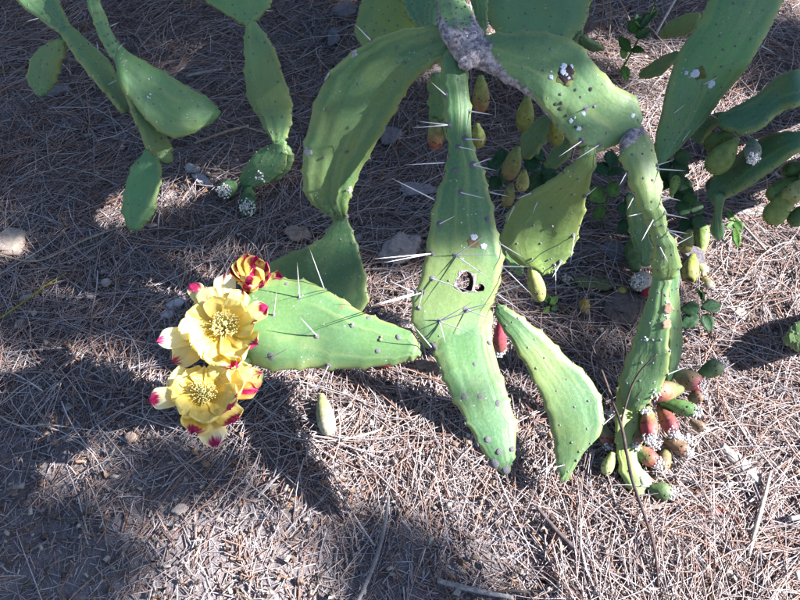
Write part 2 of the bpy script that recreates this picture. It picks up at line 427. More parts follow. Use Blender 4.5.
def wool(parent, c, rad, n, col=(0.74, 0.72, 0.72), r=0.0035, name='white_wool'):
    pts = [(c + Vector(rng.normal(0, 1, 3)).normalized() * rad * random.random() ** 0.6, r * random.uniform(0.22, 0.75), Vector(rng.normal(0, 1, 3))) for _ in range(n * 4)]
    return blobs(name, pts, parent, M_WOOL, col, 1, 0.8)

# ------------------------------------------------------------------ fruit
def fruit(parent, a, b, r, c0, c1, crater=True, dots=10, name='fruit', neck=0.45, woolc=0, label=None):
    """pear shaped fruit from stalk point a to eye b"""
    ax = (b - a); Ln = ax.length; ax.normalize(); Q = ax.to_track_quat('Z', 'Y').to_matrix()
    prof = [(0, 0.02), (0.02, neck * 0.8), (0.12, neck), (0.28, neck + (1 - neck) * 0.5), (0.45, 0.9), (0.62, 1.0), (0.78, 0.97), (0.90, 0.82), (0.97, 0.62), (1.0, 0.46)]
    prof += [(0.96, 0.36), (0.93, 0.16), (0.925, 0.0)] if crater else [(1.03, 0.22), (1.035, 0.0)]
    n = 18; V, C, F = [], [], []; s = random.random() * 40
    for h, q in prof:
        for j in range(n):
            t = 2 * math.pi * j / n
            k = 1 + 0.07 * noise.noise((math.cos(t) * 1.5 + s, math.sin(t) * 1.5, h * 3)) + 0.03 * math.cos(5 * t + h * 4)
            V.append(a + Q @ Vector((r * q * k * math.cos(t), r * q * k * math.sin(t), h * Ln)))
            f = min(1, max(0, (h - 0.25) * 1.5 + 0.5 * noise.noise((math.cos(t) + s, math.sin(t), h * 2))))
            c = [c0[i] * (1 - f) + c1[i] * f for i in range(3)]
            C.append((*c, 1))
    for i in range(len(prof) - 1):
        for j in range(n):
            p, q = i * n + j, i * n + (j + 1) % n; F.append((p, q, q + n, p + n))
    me = mesh(name, V, F); cattr(me, 'col', C)
    o = link(name, me, M_FRUIT, parent)
    if label: o['label'] = label
    pts = []
    for k in range(dots):
        h = 0.3 + 0.62 * ((k * 0.618) % 1); t = k * 2.4
        rr = np.interp(h, [x[0] for x in prof[:10]], [x[1] for x in prof[:10]]) * r
        nn = Q @ Vector((math.cos(t), math.sin(t), 0.1))
        pts.append((a + Q @ Vector((rr * math.cos(t), rr * math.sin(t), h * Ln)), 0.0016, nn))
    if pts: blobs('areoles', pts, o, M_AREOLE, (0.09, 0.07, 0.05), 1, 0.5)
    if woolc: wool(o, b, r * 0.85, int(woolc * 1.5), r=0.0030)
    return o

# ------------------------------------------------------------------ generic tube / stone / leaf
def tube_mesh(name, pts, rad, n=7, seg=5, rough=0.0):
    pts = cr(np.array([tuple(p) for p in pts]), max(3, (len(pts) - 1) * seg + 1)); m = len(pts)
    rr = np.interp(np.linspace(0, 1, m), np.linspace(0, 1, len(rad)), rad)
    T = np.gradient(pts, axis=0); V, F = [], []; s = random.random() * 60
    for i in range(m):
        Q = Vector(T[i]).normalized().to_track_quat('Z', 'Y').to_matrix()
        for j in range(n):
            a = 2 * math.pi * j / n; k = rr[i] * (1 + rough * noise.noise((i * 0.5 + s, math.cos(a), math.sin(a))))
            V.append(Vector(pts[i]) + Q @ Vector((k * math.cos(a), k * math.sin(a), 0)))
    for i in range(m - 1):
        for j in range(n):
            a, b = i * n + j, i * n + (j + 1) % n; F.append((a, b, b + n, a + n))
    F.append(tuple(reversed(range(n)))); F.append(tuple(range((m - 1) * n, m * n)))
    return mesh(name, V, F)
def tube(name, pts, rad, mat, col, parent=None, **k):
    return link(name, tube_mesh(name, pts, rad, **k), mat, parent, col)
def stone(name, p, sx, sy, sz, rot, col, label, cat='stone', mat=None, jag=0.5, tilt=0.0, group=None):
    bm = bmesh.new(); bmesh.ops.create_icosphere(bm, subdivisions=3, radius=1); s = random.random() * 99
    for v in bm.verts:
        k = 1 + jag * noise.noise(v.co * 1.3 + Vector((s, 0, 0))) + jag * 0.35 * noise.noise(v.co * 3.7 + Vector((0, s, 0)))
        v.co *= k
        v.co.z = max(-0.6, min(0.62 + 0.12 * noise.noise(v.co * 2 + Vector((s, s, 0))), v.co.z))
    me = bpy.data.meshes.new(name); bm.to_mesh(me); bm.free()
    me.transform(Matrix.Rotation(rot, 4, 'Z') @ Matrix.Rotation(tilt, 4, 'X') @ Matrix.Diagonal((sx, sy, sz, 1)))
    me.polygons.foreach_set('use_smooth', [jag < 0.45] * len(me.polygons))
    o = link(name, me, mat or M_STONE, None, col); o.location = (p.x, p.y, p.z + sz * 0.45 + 0.007)
    return tag(o, label, cat, group)
def leaf_mesh(name, base, tip, wid, up, col, fold=0.25, droop=0.1, nU=9, nV=5, tooth=0.0):
    ax = tip - base; L = ax.length; ax.normalize(); side = ax.cross(up).normalized(); nn = side.cross(ax)
    V, F, C = [], [], []
    for i in range(nU):
        s = i / (nU - 1); w = wid / 2 * (math.sin(math.pi * min(1, s * 0.94 + 0.03)) ** 0.8) * (1 - 0.25 * s) * 1.15
        if tooth: w *= 1 + tooth * (1 if i % 2 else -1)
        for j in range(nV):
            v = j / (nV - 1) * 2 - 1
            V.append(base + ax * (s * L) + side * (v * w) + nn * (abs(v) * w * fold - droop * L * s * s + 0.03 * L * noise.noise((s * 4, v * 2, wid * 900))))
            k = 1.25 if j == nV // 2 else 1
            C.append((col[0] * k, col[1] * k, col[2] * k, 1))
    for i in range(nU - 1):
        for j in range(nV - 1):
            a = i * nV + j; F.append((a, a + 1, a + nV + 1, a + nV))
    me = mesh(name, V, F); cattr(me, 'col', C); return me
def leaf(parent, base, tip, wid, up, col, name='leaf', **k):
    o = link(name, leaf_mesh(name, base, tip, wid, up, col, **k), M_LEAF, parent)
    md = o.modifiers.new('thick', 'SOLIDIFY'); md.thickness = 0.0004
    return o
UPC = Vector((0, -0.5, 0.85))

# ================================================================== GROUND
def axis(lo, hi, step, far):
    core = np.arange(lo, hi + 1e-6, step); out = []; d = step; x = 0
    while x < far: d *= 1.35; x += d; out.append(x)
    out = np.array(out); return np.r_[(lo - out)[::-1], core, hi + out]
gx = axis(-1.7, 1.7, 0.012, 150); gy = axis(0.0, 2.6, 0.012, 150)
XX, YY = np.meshgrid(gx, gy, indexing='ij'); ZZ = gz(XX, YY)
fade = np.clip(1.6 - np.maximum(np.abs(XX) - 1.7, np.abs(YY - 1.3) - 1.3), 0, 1); ZZ = ZZ * fade
nx, ny = XX.shape; idx = np.arange(nx * ny).reshape(nx, ny)
Fg = np.stack([idx[:-1, :-1], idx[1:, :-1], idx[1:, 1:], idx[:-1, 1:]], -1).reshape(-1, 4)
gme = np_mesh('ground', np.stack([XX, YY, ZZ], -1).reshape(-1, 3), Fg, M_GROUND, smooth=True)
ground = link('ground', gme); tag(ground, 'grey brown sandy soil under the pine litter', None, None, 'structure')

# ------------------------------------------------------------------ pine litter
def thick_litter(x, y):
    """how much needle litter lies here, 0..1"""
    n = _vn(_NG[0][1], x * 2.6 + 30, y * 2.6 + 30) + 0.6 * _vn(_NG[1][1], x * 7 + 30, y * 7 + 30)
    d = 0.80 + 0.55 * n
    d = d + 0.45 * np.clip((x - 0.02) / 0.25, 0, 1) * np.clip((1.3 - y) / 0.5, 0, 1)
    bare = np.clip((0.60 - y) / 0.14, 0, 1) * np.clip((0.40 - x) / 0.22, 0, 1)
    d = d - 0.95 * bare
    left = np.clip((-0.30 - x) / 0.14, 0, 1) * np.clip((0.80 - y) / 0.14, 0, 1)
    return np.clip(d - 0.55 * left, 0.02, 1)
PAL = np.array([[.50, .395, .345], [.40, .235, .17], [.47, .425, .415], [.63, .56, .525], [.15, .11, .10], [.30, .245, .225], [.54, .415, .345], [.34, .165, .105]])
PAL = PAL ** 0.8 * np.array([1.0, 0.965, 1.02]) * 0.77
PW = np.array([.21, .19, .15, .14, .09, .08, .10, .06]); PW /= PW.sum()
def sample_area(n, dens):
    out = []; need = n
    while need > 0:
        y = 0.15 + 2.35 * rng.random(need * 2) ** 1.25; hw = 0.72 + 0.36 * y
        x = (rng.random(need * 2) * 2 - 1) * hw
        keep = rng.random(need * 2) < dens(x, y); q = np.stack([x, y], 1)[keep][:need]
        out.append(q); need -= len(q)
    return np.concatenate(out)
def strands(xy, length, width, theta, kappa, h0, h1, K, cols, sag=0.0, sides=3):
    n = len(xy); t = np.linspace(0, 1, K)[None, :]; s = t * length[:, None]
    ang = theta[:, None] + kappa[:, None] * s
    # integrate heading
    dx = np.cumsum(np.cos(ang), 1); dy = np.cumsum(np.sin(ang), 1); dx -= dx[:, :1]; dy -= dy[:, :1]
    stp = (length / (K - 1))[:, None]
    X = xy[:, :1] + dx * stp; Y = xy[:, 1:] + dy * stp
    Z = gz(X, Y) + h0[:, None] * (1 - t) + h1[:, None] * t + sag * np.sin(np.pi * t) * length[:, None]
    Pn = np.stack([X, Y, Z], -1)
    side = np.stack([-np.sin(ang), np.cos(ang), np.zeros_like(ang)], -1); up = np.array([0, 0, 1.0])
    rad = (width / 2)[:, None] * (1 - 0.55 * t ** 2)
    ph = rng.random(n) * 6.28; V = []
    for j in range(sides):
        a = ph[:, None, None] + 2 * np.pi * j / sides
        V.append(Pn + rad[..., None] * (side * np.cos(a) + up * np.sin(a)))
    V = np.stack(V, 2)                       # n,K,sides,3
    base = (np.arange(n) * K * sides)[:, None, None]
    k = np.arange(K - 1)[None, :, None]; j = np.arange(sides)[None, None, :]
    a = base + k * sides + j; b = base + k * sides + (j + 1) % sides
    F = np.stack([a, b, b + sides, a + sides], -1).reshape(-1, 4)
    C = np.repeat(np.c_[cols, np.ones(n)], K * sides, 0)
    return V.reshape(-1, 3), F, C
def pick(n, w=PW, vary=0.28):
    c = PAL[rng.choice(len(PAL), n, p=w)] * (1 + vary * (rng.random((n, 1)) * 2 - 1)); return c
# long needles in twos and threes from one sheath
n1 = 17000
root = sample_area(n1, thick_litter); th0 = rng.random(n1) * 6.28
al = rng.random(n1) < 0.45; th0[al] = (7.0 * _vn(_NG[0][1], root[:, 0] * 3.1 + 20, root[:, 1] * 3.1 + 20) + rng.normal(0, 0.35, n1))[al]
parts = []
for k in range(3):
    sel = np.ones(n1, bool) if k == 0 else rng.random(n1) < (0.75, 0.35)[k - 1]
    m = sel.sum(); ln = np.clip(rng.normal(0.115, 0.036, m), 0.045, 0.21)
    lay = 0.001 + rng.random(m) ** 1.7 * 0.016
    parts.append(strands(root[sel], ln, rng.uniform(0.0013, 0.0024, m), th0[sel] + rng.normal(0, 0.16, m) * (k > 0), rng.normal(0, 5.0, m), lay, lay + rng.normal(0.001, 0.005, m) + 0.001, 5, pick(m), sag=0.012))
# broken pieces and bark crumbs
n2 = 34000
rt = sample_area(n2, lambda x, y: 0.35 + 0.25 * (1 - thick_litter(x, y)))
parts2 = strands(rt, rng.uniform(0.008, 0.045, n2), rng.uniform(0.0011, 0.0026, n2), rng.random(n2) * 6.28, rng.normal(0, 6, n2), rng.random(n2) * 0.006, rng.random(n2) * 0.006, 3, pick(n2))
def join(ps):
    Vs, Fs, Cs, o = [], [], [], 0
    for V, F, C in ps: Vs.append(V); Fs.append(F + o); Cs.append(C); o += len(V)
    return np.concatenate(Vs), np.concatenate(Fs), np.concatenate(Cs)
V, F, C = join(parts)
tag(link('pine_needle_litter', np_mesh('pine_needle_litter', V, F, M_LITTER, C, True)), 'dry straw coloured pine needles strewn over the whole ground', 'pine needles', None, 'stuff')
V, F, C = join([parts2])
tag(link('needle_fragments', np_mesh('needle_fragments', V, F, M_LITTER, C, True)), 'short broken needles and crumbs of bark on bare soil', 'litter', None, 'stuff')
# flat chips of bark and leaf crumbs
n3 = 7000
xy = sample_area(n3, lambda x, y: 0.4 + 0 * x); ln = rng.uniform(0.004, 0.013, n3) * np.where(rng.random(n3) < 0.06, 1.7, 1.0); wd = ln * rng.uniform(0.3, 0.8, n3); an = rng.random(n3) * 6.28
z = gz(xy[:, 0], xy[:, 1]) + rng.uniform(0.001, 0.016, n3)
V = []
for sx, sy, sz in ((-1, -.7, 0), (1, -1, 0), (.8, 1, 0), (-1.1, .8, 0), (-.7, -.5, 1), (.8, -.8, 1), (.6, .7, 1), (-.8, .6, 1)):
    jx = sx * ln / 2 * rng.uniform(0.7, 1.2, n3); jy = sy * wd / 2 * rng.uniform(0.7, 1.2, n3)
    tl = rng.normal(0, 0.002, n3)
    V.append(np.stack([xy[:, 0] + jx * np.cos(an) - jy * np.sin(an), xy[:, 1] + jx * np.sin(an) + jy * np.cos(an), z + tl + sz * 0.0015], -1))
V = np.stack(V, 1).reshape(-1, 3); q = np.array([[3, 2, 1, 0], [4, 5, 6, 7], [0, 1, 5, 4], [1, 2, 6, 5], [2, 3, 7, 6], [3, 0, 4, 7]])
F = (np.arange(n3)[:, None, None] * 8 + q[None]).reshape(-1, 4)
CH = np.array([[.20, .14, .11], [.32, .28, .26], [.42, .36, .32], [.12, .085, .07], [.30, .18, .12]])
C = np.repeat(np.c_[CH[rng.integers(0, 5, n3)], np.ones(n3)], 8, 0)
tag(link('bark_chips', np_mesh('bark_chips', V, F, M_LITTER, C)), 'small grey and brown bark chips among the needles', 'bark chips', None, 'stuff')

# ================================================================== MAIN CACTUS
GREEN = (0.085, 0.157, 0.044); BLUEG = (0.066, 0.142, 0.050); YELG = (0.144, 0.204, 0.039); DARK = (0.055, 0.13, 0.045)
main = thing('prickly_pear_cactus', (0.13, 2.55, 0), 'big grey-stemmed prickly pear whose pads arch to the centre, with yellow flowers', 'cactus')
# woody stem from the root beyond the frame to the node
stem = pad(main, [(436, -118, 470, -118), (437, -80, 468, -80), (438, -40, 466, -40), (438, -5, 463, -5), (436, 14, 470, 12), (440, 34, 480, 30), (454, 52, 484, 44)], 0, 0,
           zs=[-0.02, 0.25, 0.42, 0.48, 0.505, 0.51, 0.505], th=0.030, col=(0.16, 0.27, 0.10), cork=lambda u, v: 0.12 + 0.8 * max(0, min(1, (u - 0.70) * 3.2)) + 0.45 * abs(v) ** 3, name='stem', wr=0.003)
areole_field(stem, 0.06, r=0.0028)
node = pad(main, [(446, 18, 464, 15), (446, 32, 478, 26), (452, 50, 485, 42), (460, 64, 484, 56)], 0.512, 0.500, th=0.032, col=(0.16, 0.24, 0.10),
           cork=lambda u, v: 0.85 + 0.2 * v, name='stem', wr=0.004, warp=0.006)
flecks(node, 462, 35, 14, 26, (0.6, 0.6, 0.63)); flecks(node, 450, 22, 8, 12, (0.08, 0.07, 0.08), 'dark_crust', 0.0035); flecks(node, 476, 50, 12, 26, (0.6, 0.6, 0.63))
# left hanging pad
A = pad(main, [(453, 26, 458, 40), (434, 24, 447, 56), (400, 30, 427, 69), (366, 43, 411, 84), (336, 63, 399, 107), (318, 95, 386, 129), (306, 135, 369, 157), (302, 172, 356, 184), (306, 195, 350, 201), (320, 211, 347, 213), (333, 219, 343, 218)],
        0.505, 0.25, tilt=0.05, zmid=0.035, th=0.019, col=GREEN, wr=0.0095, curl=-0.03, nU=64, nV=40, cork=lambda u, v: 0.45 * max(0, 1 - abs(u - 0.30) / 0.1) * (v < -0.86))
areole_field(A, 0.042, r=0.0030, skip=[(368, 40)]); aspine(A, 368, 40, (354, 23))
for a_, b_ in ((354, 53), (328, 79), (306, 152), (350, 190)): crust(A, a_, b_, .007, (0.40, 0.38, 0.36), 'grey_scab', 0.0006)
B = pad(main, [(334, 217, 348, 217), (328, 231, 355, 237), (314, 243, 364, 262), (288, 254, 370, 285), (268, 268, 368, 308), (266, 292, 350, 324), (282, 316, 318, 330)],
        0.25, 0.12, tilt=0.015, th=0.017, col=BLUEG, curl=0.10, cork=lambda u, v: 0.6 * max(0, 1 - u / 0.07))
areole_field(B, 0.045, r=0.0026, nsp=0)
# centre pad with a hole, and its lower lobe
Cp = pad(main, [(442, 56, 467, 54), (441, 85, 468, 78), (444, 118, 471, 112), (447, 143, 476, 150), (444, 170, 485, 174), (435, 196, 490, 193), (428, 236, 497, 228), (422, 271, 505, 258), (414, 300, 500, 286), (412, 322, 492, 306), (420, 342, 482, 332), (434, 352, 464, 348)],
         0.49, 0.232, tilt=0.0, zmid=0.014, th=0.022, col=BLUEG, nU=72, nV=44, curl=-0.015, warp=0.0035, cork=lambda u, v: 0.35 * max(0, 1 - u / 0.05))
D = pad(main, [(432, 334, 486, 306), (432, 350, 494, 316), (437, 366, 492, 334), (449, 390, 498, 362), (459, 411, 507, 392), (468, 428, 515, 414), (480, 450, 517, 436), (492, 465, 514, 456), (502, 473, 509, 470)],
        0.250, 0.188, tilt=0.0, zmid=0.012, th=0.019, col=BLUEG, nU=60, nV=40)
def bore(p, spots):
    """eaten hole through a pad"""
    for px, py, rx, ry in spots:
        q, n, d = find(p, px, py); bm = bmesh.new(); bmesh.ops.create_icosphere(bm, subdivisions=3, radius=1)
        X = CX; Y = n.cross(X).normalized(); X = Y.cross(n).normalized()
        M = Matrix((X, Y, n)).transposed().to_4x4(); M.translation = q
        for v in bm.verts:
            k = 1 + 0.25 * noise.noise(v.co * 1.6); v.co = M @ Vector((v.co.x * rx * k, v.co.y * ry * k, v.co.z * 0.05))
        me = bpy.data.meshes.new('cut'); bm.to_mesh(me); bm.free(); me.materials.append(M_CALLUS); c = bpy.data.objects.new('cut', me); COL.objects.link(c)
        md = p.o.modifiers.new('hole', 'BOOLEAN'); md.object = c; md.operation = 'DIFFERENCE'; md.solver = 'EXACT'; md.material_mode = 'TRANSFER'
        dg = bpy.context.evaluated_depsgraph_get(); nm = bpy.data.meshes.new_from_object(p.o.evaluated_get(dg))
        b2 = bmesh.new(); b2.from_mesh(nm)
        for e in b2.edges:
            if len(e.link_faces) == 2 and e.link_faces[0].material_index != e.link_faces[1].material_index: e.smooth = False
        b2.to_mesh(nm); b2.free()
        p.o.modifiers.clear(); old = p.o.data; p.o.data = nm; nm.name = old.name
        bpy.data.objects.remove(c)
bore(Cp, [(465, 284, 0.0125, 0.0135), (478, 288, 0.008, 0.005)])
cs = [(445, 95, (430, 81)), (449, 125, (417, 121), (410, 128)), (469, 111, (494, 115)), (466, 137, (489, 140)), (459, 149, (479, 151)), (446, 162, (403, 165)), (474, 165, (498, 171), (494, 157)),
      (462, 191, (488, 199)), (489, 194, (511, 197)), (433, 197, (387, 176)), (439, 221, (457, 215)), (454, 257, (488, 234), (497, 255), (493, 281)), (434, 278, (477, 294)), (429, 254, (382, 263), (372, 259)),
      (415, 296, (390, 281), (373, 305)), (505, 268, (535, 298), (535, 267)), (503, 241, (526, 259)), (498, 293, (528, 283), (524, 313)), (440, 322, (474, 301), (490, 305), (481, 337), (446, 345)), (467, 308, (497, 321), (491, 303)),
      (455, 171), (488, 216)]
for b in cs: aspine(Cp, b[0], b[1], *b[2:])
aspine(Cp, 423, 300 - 6, (374, 306)); aspine(Cp, 419, 309, (424, 287)); 
areole_field(Cp, 0.05, r=0.0024, skip=[(b[0], b[1]) for b in cs] + [(466, 284), (478, 288)], vrows=((0.1,), (-0.35, 0.45)), edge=False, u0=0.05)
crust(Cp, 474, 242, .009, (0.18, 0.125, 0.06), 'brown_scab', 0.0003); crust(Cp, 475, 238, .0048, (0.66, 0.67, 0.72), 'white_scale', 0.0012, th=0.0003); crust(Cp, 481, 246, .0048, (0.66, 0.67, 0.72), 'white_scale', 0.0011); flecks(Cp, 470, 215, 7, 12, (0.6, 0.66, 0.6), r=0.0008); crust(Cp, 447, 153, .008, (0.27, 0.24, 0.24), 'grey_scab', 0.0004)
aspine(D, 434, 349, (413, 325), r=0.0085, col=(0.20, 0.18, 0.21))
for b in ((473, 364), (464, 394), (488, 438), (498, 404), (500, 452), (463, 420), (506, 468), (490, 342), (475, 445), (512, 450), (492, 463), (480, 395)): aspine(D, *b, r=0.0040 if b[1] < 460 else 0.006)
areole_field(D, 0.045, r=0.0026, vrows=((), ()))
# flower pad
Fp = pad(main, [(421, 350, 418, 358), (417, 340, 410, 361), (408, 329, 394, 364), (376, 318, 366, 368), (350, 304, 338, 370), (326, 288, 316, 369), (305, 280, 294, 370), (287, 277, 272, 371), (264, 280, 254, 366), (248, 294, 240, 352), (242, 312, 237, 338)],
         0.240, 0.252, tilt=0.055, th=0.022, col=(0.094, 0.182, 0.056), nU=60, nV=40, curl=-0.02)
fs = [(326, 289, (309, 247)), (301, 296, (297, 261)), (274, 318, (277, 288)), (316, 338, (299, 316)), (352, 325, (354, 321)), (271, 360, (289, 348)), (327, 367, (312, 399)), (375, 351), (399, 338), (369, 318), (285, 285)]
for b in fs: aspine(Fp, b[0], b[1], *b[2:], r=0.0036 if b[0] != 271 else 0.0065)
flecks(Fp, 378, 337, 2, 2, (0.35, 0.32, 0.2), 'brown_scab', 0.0022)
areole_field(Fp, 0.05, r=0.002, vrows=((), ()))
# lower right pad
E = pad(main, [(495, 309, 503, 305), (496, 318, 514, 311), (512, 344, 532, 323), (527, 370, 551, 339), (541, 398, 572, 360), (549, 424, 594, 383), (553, 447, 604, 412), (555, 464, 602, 432), (559, 475, 584, 452), (561, 481, 570, 478)],
        0.215, 0.06, tilt=-0.035, zmid=0.0, th=0.018, col=(0.060, 0.132, 0.044))
areole_field(E, 0.036, r=0.0027, nsp=3)
# big right pad on its corky neck
Gp = pad(main, [(466, 42, 468, 64), (484, 36, 488, 73), (503, 32, 512, 86), (522, 31, 530, 98), (543, 32, 546, 113), (574, 40, 558, 128), (592, 58, 570, 140), (614, 82, 585, 149), (633, 94, 597, 152), (641, 112, 612, 146), (640, 128, 626, 141)],
         0.50, 0.43, tilt=0.075, zmid=0.02, th=0.022, col=(0.094, 0.166, 0.055), nU=60, nV=40, curl=-0.02,
         cork=lambda u, v: 1.15 * max(0, 1 - u / (0.22 + 0.34 * max(0, v) ** 2)) + (0.5 if v > 0.97 and u < 0.45 else 0))
areole_field(Gp, 0.036, r=0.0026, skip=[(566, 73)]); aspine(Gp, 584, 111, (601, 101)); aspine(Gp, 580, 142, (557, 158)); aspine(Gp, 597, 146, (575, 160))
crust(Gp, 566, 73, .0150, (0.135, 0.145, 0.05), 'brown_scab', 0.0002, th=0.0002); crust(Gp, 567, 73, .0120, (0.035, 0.026, 0.030), 'black_scab', 0.0006)
for a_, b_, r_ in ((562, 66, .0062), (565, 80, .0062), (562, 73, .0050), (570, 66, .0040), (569, 80, .0030), (566, 73, .0030), (552, 77, .0045), (584, 114, .0042), (570, 120, .0042), (580, 128, .0042), (634, 115, .0046), (585, 109, .0026), (573, 117, .002), (549, 72, .0018)): crust(Gp, a_, b_, r_ * 0.8, (0.56, 0.62, 0.71), 'white_scale', 0.0014 if a_ > 558 and b_ < 85 else 0.0006, th=0.0003)
for a_, b_ in ((561, 95), (562, 103), (563, 110), (566, 115), (575, 125), (576, 92), (590, 88), (556, 101), (582, 96)): crust(Gp, a_, b_, random.uniform(.0016, .0030), (0.05, 0.05, 0.05), 'dark_scab', 0.0006)
# pad hanging in the sun below it
Hp = pad(main, [(580, 152, 596, 152), (571, 164, 594, 170), (551, 180, 590, 188), (528, 193, 586, 206), (509, 208, 582, 226), (502, 230, 577, 243), (506, 252, 571, 256), (520, 265, 562, 264), (534, 270, 552, 269)],
         0.425, 0.20, tilt=0.02, th=0.016, col=YELG, wr=0.004, nU=56, cork=lambda u, v: 0.4 * max(0, 1 - u / 0.05))
areole_field(Hp, 0.034, r=0.0028, nsp=3); aspine(Hp, 574, 236, (570, 267)); aspine(Hp, 561, 262, (551, 280)); aspine(Hp, 585, 195, (598, 186)); aspine(Hp, 555, 264, (556, 296))
# arching neck and the pads below it
Ip = pad(main, [(620, 146, 640, 128), (620, 160, 652, 145), (628, 178, 659, 168), (634, 200, 662, 196), (642, 216, 665, 216), (649, 232, 669, 230), (653, 246, 677, 246), (650, 262, 681, 262), (653, 272, 678, 272)],
         0.43, 0.27, zmid=0.025, th=0.022, col=(0.140, 0.195, 0.048), cork=lambda u, v: 1.1 * max(0, 1 - u / 0.13), wr=0.002)
areole_field(Ip, 0.03, r=0.0024, nsp=2)
for b in ((653, 220, (641, 242)), (667, 230, (685, 240), (690, 234)), (660, 169, (687, 171)), (659, 165, (673, 160)), (628, 172, (619, 186)), (664, 198, (682, 201)), (665, 205, (668, 215)), (660, 246, (669, 264)), (634, 195, (627, 210)), (664, 215, (690, 219))): aspine(Ip, *b[:2], *b[2:], r=0.003)
J = pad(main, [(654, 271, 671, 271), (649, 290, 670, 288), (641, 315, 670, 312), (634, 335, 670, 335), (627, 355, 670, 357), (620, 378, 667, 378), (618, 392, 656, 396), (622, 402, 645, 406)],
        0.27, 0.095, tilt=-0.02, th=0.015, col=(0.105, 0.180, 0.060), cork=lambda u, v: 0.55 * max(0, 1 - u / 0.04))
areole_field(J, 0.032, r=0.0028, nsp=1)
crust(J, 668, 310, .008, (0.26, 0.17, 0.12), 'brown_scab', 0.001); crust(J, 667, 323, .008, (0.26, 0.17, 0.12), 'brown_scab', 0.001); flecks(J, 668, 316, 4, 10, (0.7, 0.7, 0.72)); flecks(J, 645, 340, 3, 8, (0.65, 0.7, 0.7)); flecks(J, 669, 303, 3, 7, (0.7, 0.7, 0.72))
Jb = pad(main, [(664, 271, 679, 272), (668, 290, 678, 288), (668, 312, 681, 316), (668, 335, 681, 336), (668, 357, 679, 355), (664, 378, 672, 375)], 0.255, 0.075, tilt=0.05, th=0.012, col=(0.075, 0.17, 0.07))
areole_field(Jb, 0.035, r=0.0022)
J2 = pad(main, [(619, 378, 652, 386), (616, 398, 646, 398), (614, 422, 641, 420), (615, 446, 639, 444), (619, 468, 641, 464), (625, 486, 648, 480), (632, 493, 646, 490)], 0.085, 0.022, th=0.014, col=(0.27, 0.32, 0.09), wr=0.004)
areole_field(J2, 0.032, r=0.0024)

# fruits at the end of the arching branch
GR, RD, OL, PALE = (0.13, 0.22, 0.07), (0.25, 0.05, 0.06), (0.20, 0.24, 0.07), (0.42, 0.44, 0.22)
def fr(par, ax_, ay, za, bx, by, zb, r, c0, c1, **k): return fruit(par, P(ax_, ay, za), P(bx, by, zb), r, c0, c1, **k)
fr(main, 682, 389, .085, 652, 392, .115, .0165, (0.22, 0.28, 0.10), (0.30, 0.06, 0.07), woolc=26)
fr(main, 672, 372, .075, 701, 385, .085, .0165, PALE, (0.28, 0.04, 0.065), woolc=6)
fr(main, 697, 376, .085, 722, 364, .105, .0140, (0.10, 0.19, 0.06), (0.12, 0.15, 0.08), woolc=14)
fr(main, 660, 402, .075, 697, 412, .085, .0125, (0.14, 0.26, 0.07), (0.10, 0.20, 0.06), woolc=16)
fr(main, 647, 405, .070, 650, 438, .080, .0135, (0.20, 0.28, 0.08), (0.36, 0.05, 0.07), woolc=24)
fr(main, 659, 405, .065, 674, 432, .075, .0130, (0.30, 0.12, 0.07), RD, woolc=16)
fr(main, 630, 446, .040, 657, 463, .045, .0135, (0.17, 0.27, 0.08), (0.40, 0.08, 0.08), woolc=20)
fr(main, 664, 440, .035, 688, 452, .040, .0120, (0.22, 0.15, 0.08), (0.25, 0.13, 0.08), woolc=26)
fr(main, 613, 452, .050, 605, 474, .030, .0100, (0.33, 0.37, 0.14), (0.38, 0.40, 0.18), crater=False, dots=5)
fr(main, 603, 424, .040, 608, 445, .030, .0110, (0.22, 0.26, 0.12), (0.35, 0.10, 0.10), woolc=18)
fr(main, 688, 400, .060, 702, 394, .070, .0110, (0.22, 0.18, 0.09), (0.24, 0.10, 0.07), woolc=16)
fr(main, 668, 446, .030, 662, 470, .030, .0110, (0.20, 0.20, 0.08), (0.22, 0.14, 0.08), woolc=24)
fr(main, 640, 424, .060, 636, 446, .055, .0100, (0.20, 0.26, 0.08), (0.28, 0.12, 0.08), woolc=20)
fr(main, 690, 420, .050, 704, 430, .045, .0095, (0.20, 0.14, 0.08), (0.18, 0.11, 0.07), woolc=14)
for (x, y, z, rr, n) in ((688, 440, .035, .012, 20), (668, 466, .02, .013, 22), (655, 443, .05, .012, 34), (676, 437, .045, .012, 26), (641, 456, .03, .010, 18), (647, 412, .085, .009, 18), (610, 415, .03, .012, 20)):
    wool(main, P(x, y, z), rr, n, r=0.0030)
# small fruits and joints hidden under the canopy of pads
under = pad(main, [(490, 92, 478, 60), (506, 128, 492, 100), (548, 116, 530, 96)], 0.30, 0.28, th=0.016, col=DARK, name='pad') if False else None
U1 = pad(main, [(552, 112, 560, 118), (538, 118, 552, 132), (524, 134, 540, 150), (520, 148, 532, 158)], 0.30, 0.22, th=0.014, col=(0.075, 0.18, 0.075)); areole_field(U1, 0.03, r=0.0022)
U2 = pad(main, [(430, 78, 444, 76), (428, 96, 446, 96), (430, 118, 446, 120), (436, 136, 446, 138)], 0.40, 0.27, th=0.014, col=(0.07, 0.18, 0.08)); areole_field(U2, 0.03, r=0.0022)
U3 = pad(main, [(500, 238, 512, 232), (502, 252, 520, 252), (508, 266, 524, 268), (514, 272, 522, 274)], 0.22, 0.17, th=0.014, col=(0.15, 0.26, 0.09)); areole_field(U3, 0.03, r=0.0022)
fr(main, 528, 97, .36, 523, 128, .28, .0150, (0.24, 0.30, 0.09), (0.22, 0.26, 0.08))
fr(main, 518, 147, .27, 508, 177, .20, .0155, (0.20, 0.27, 0.09), (0.27, 0.17, 0.09))
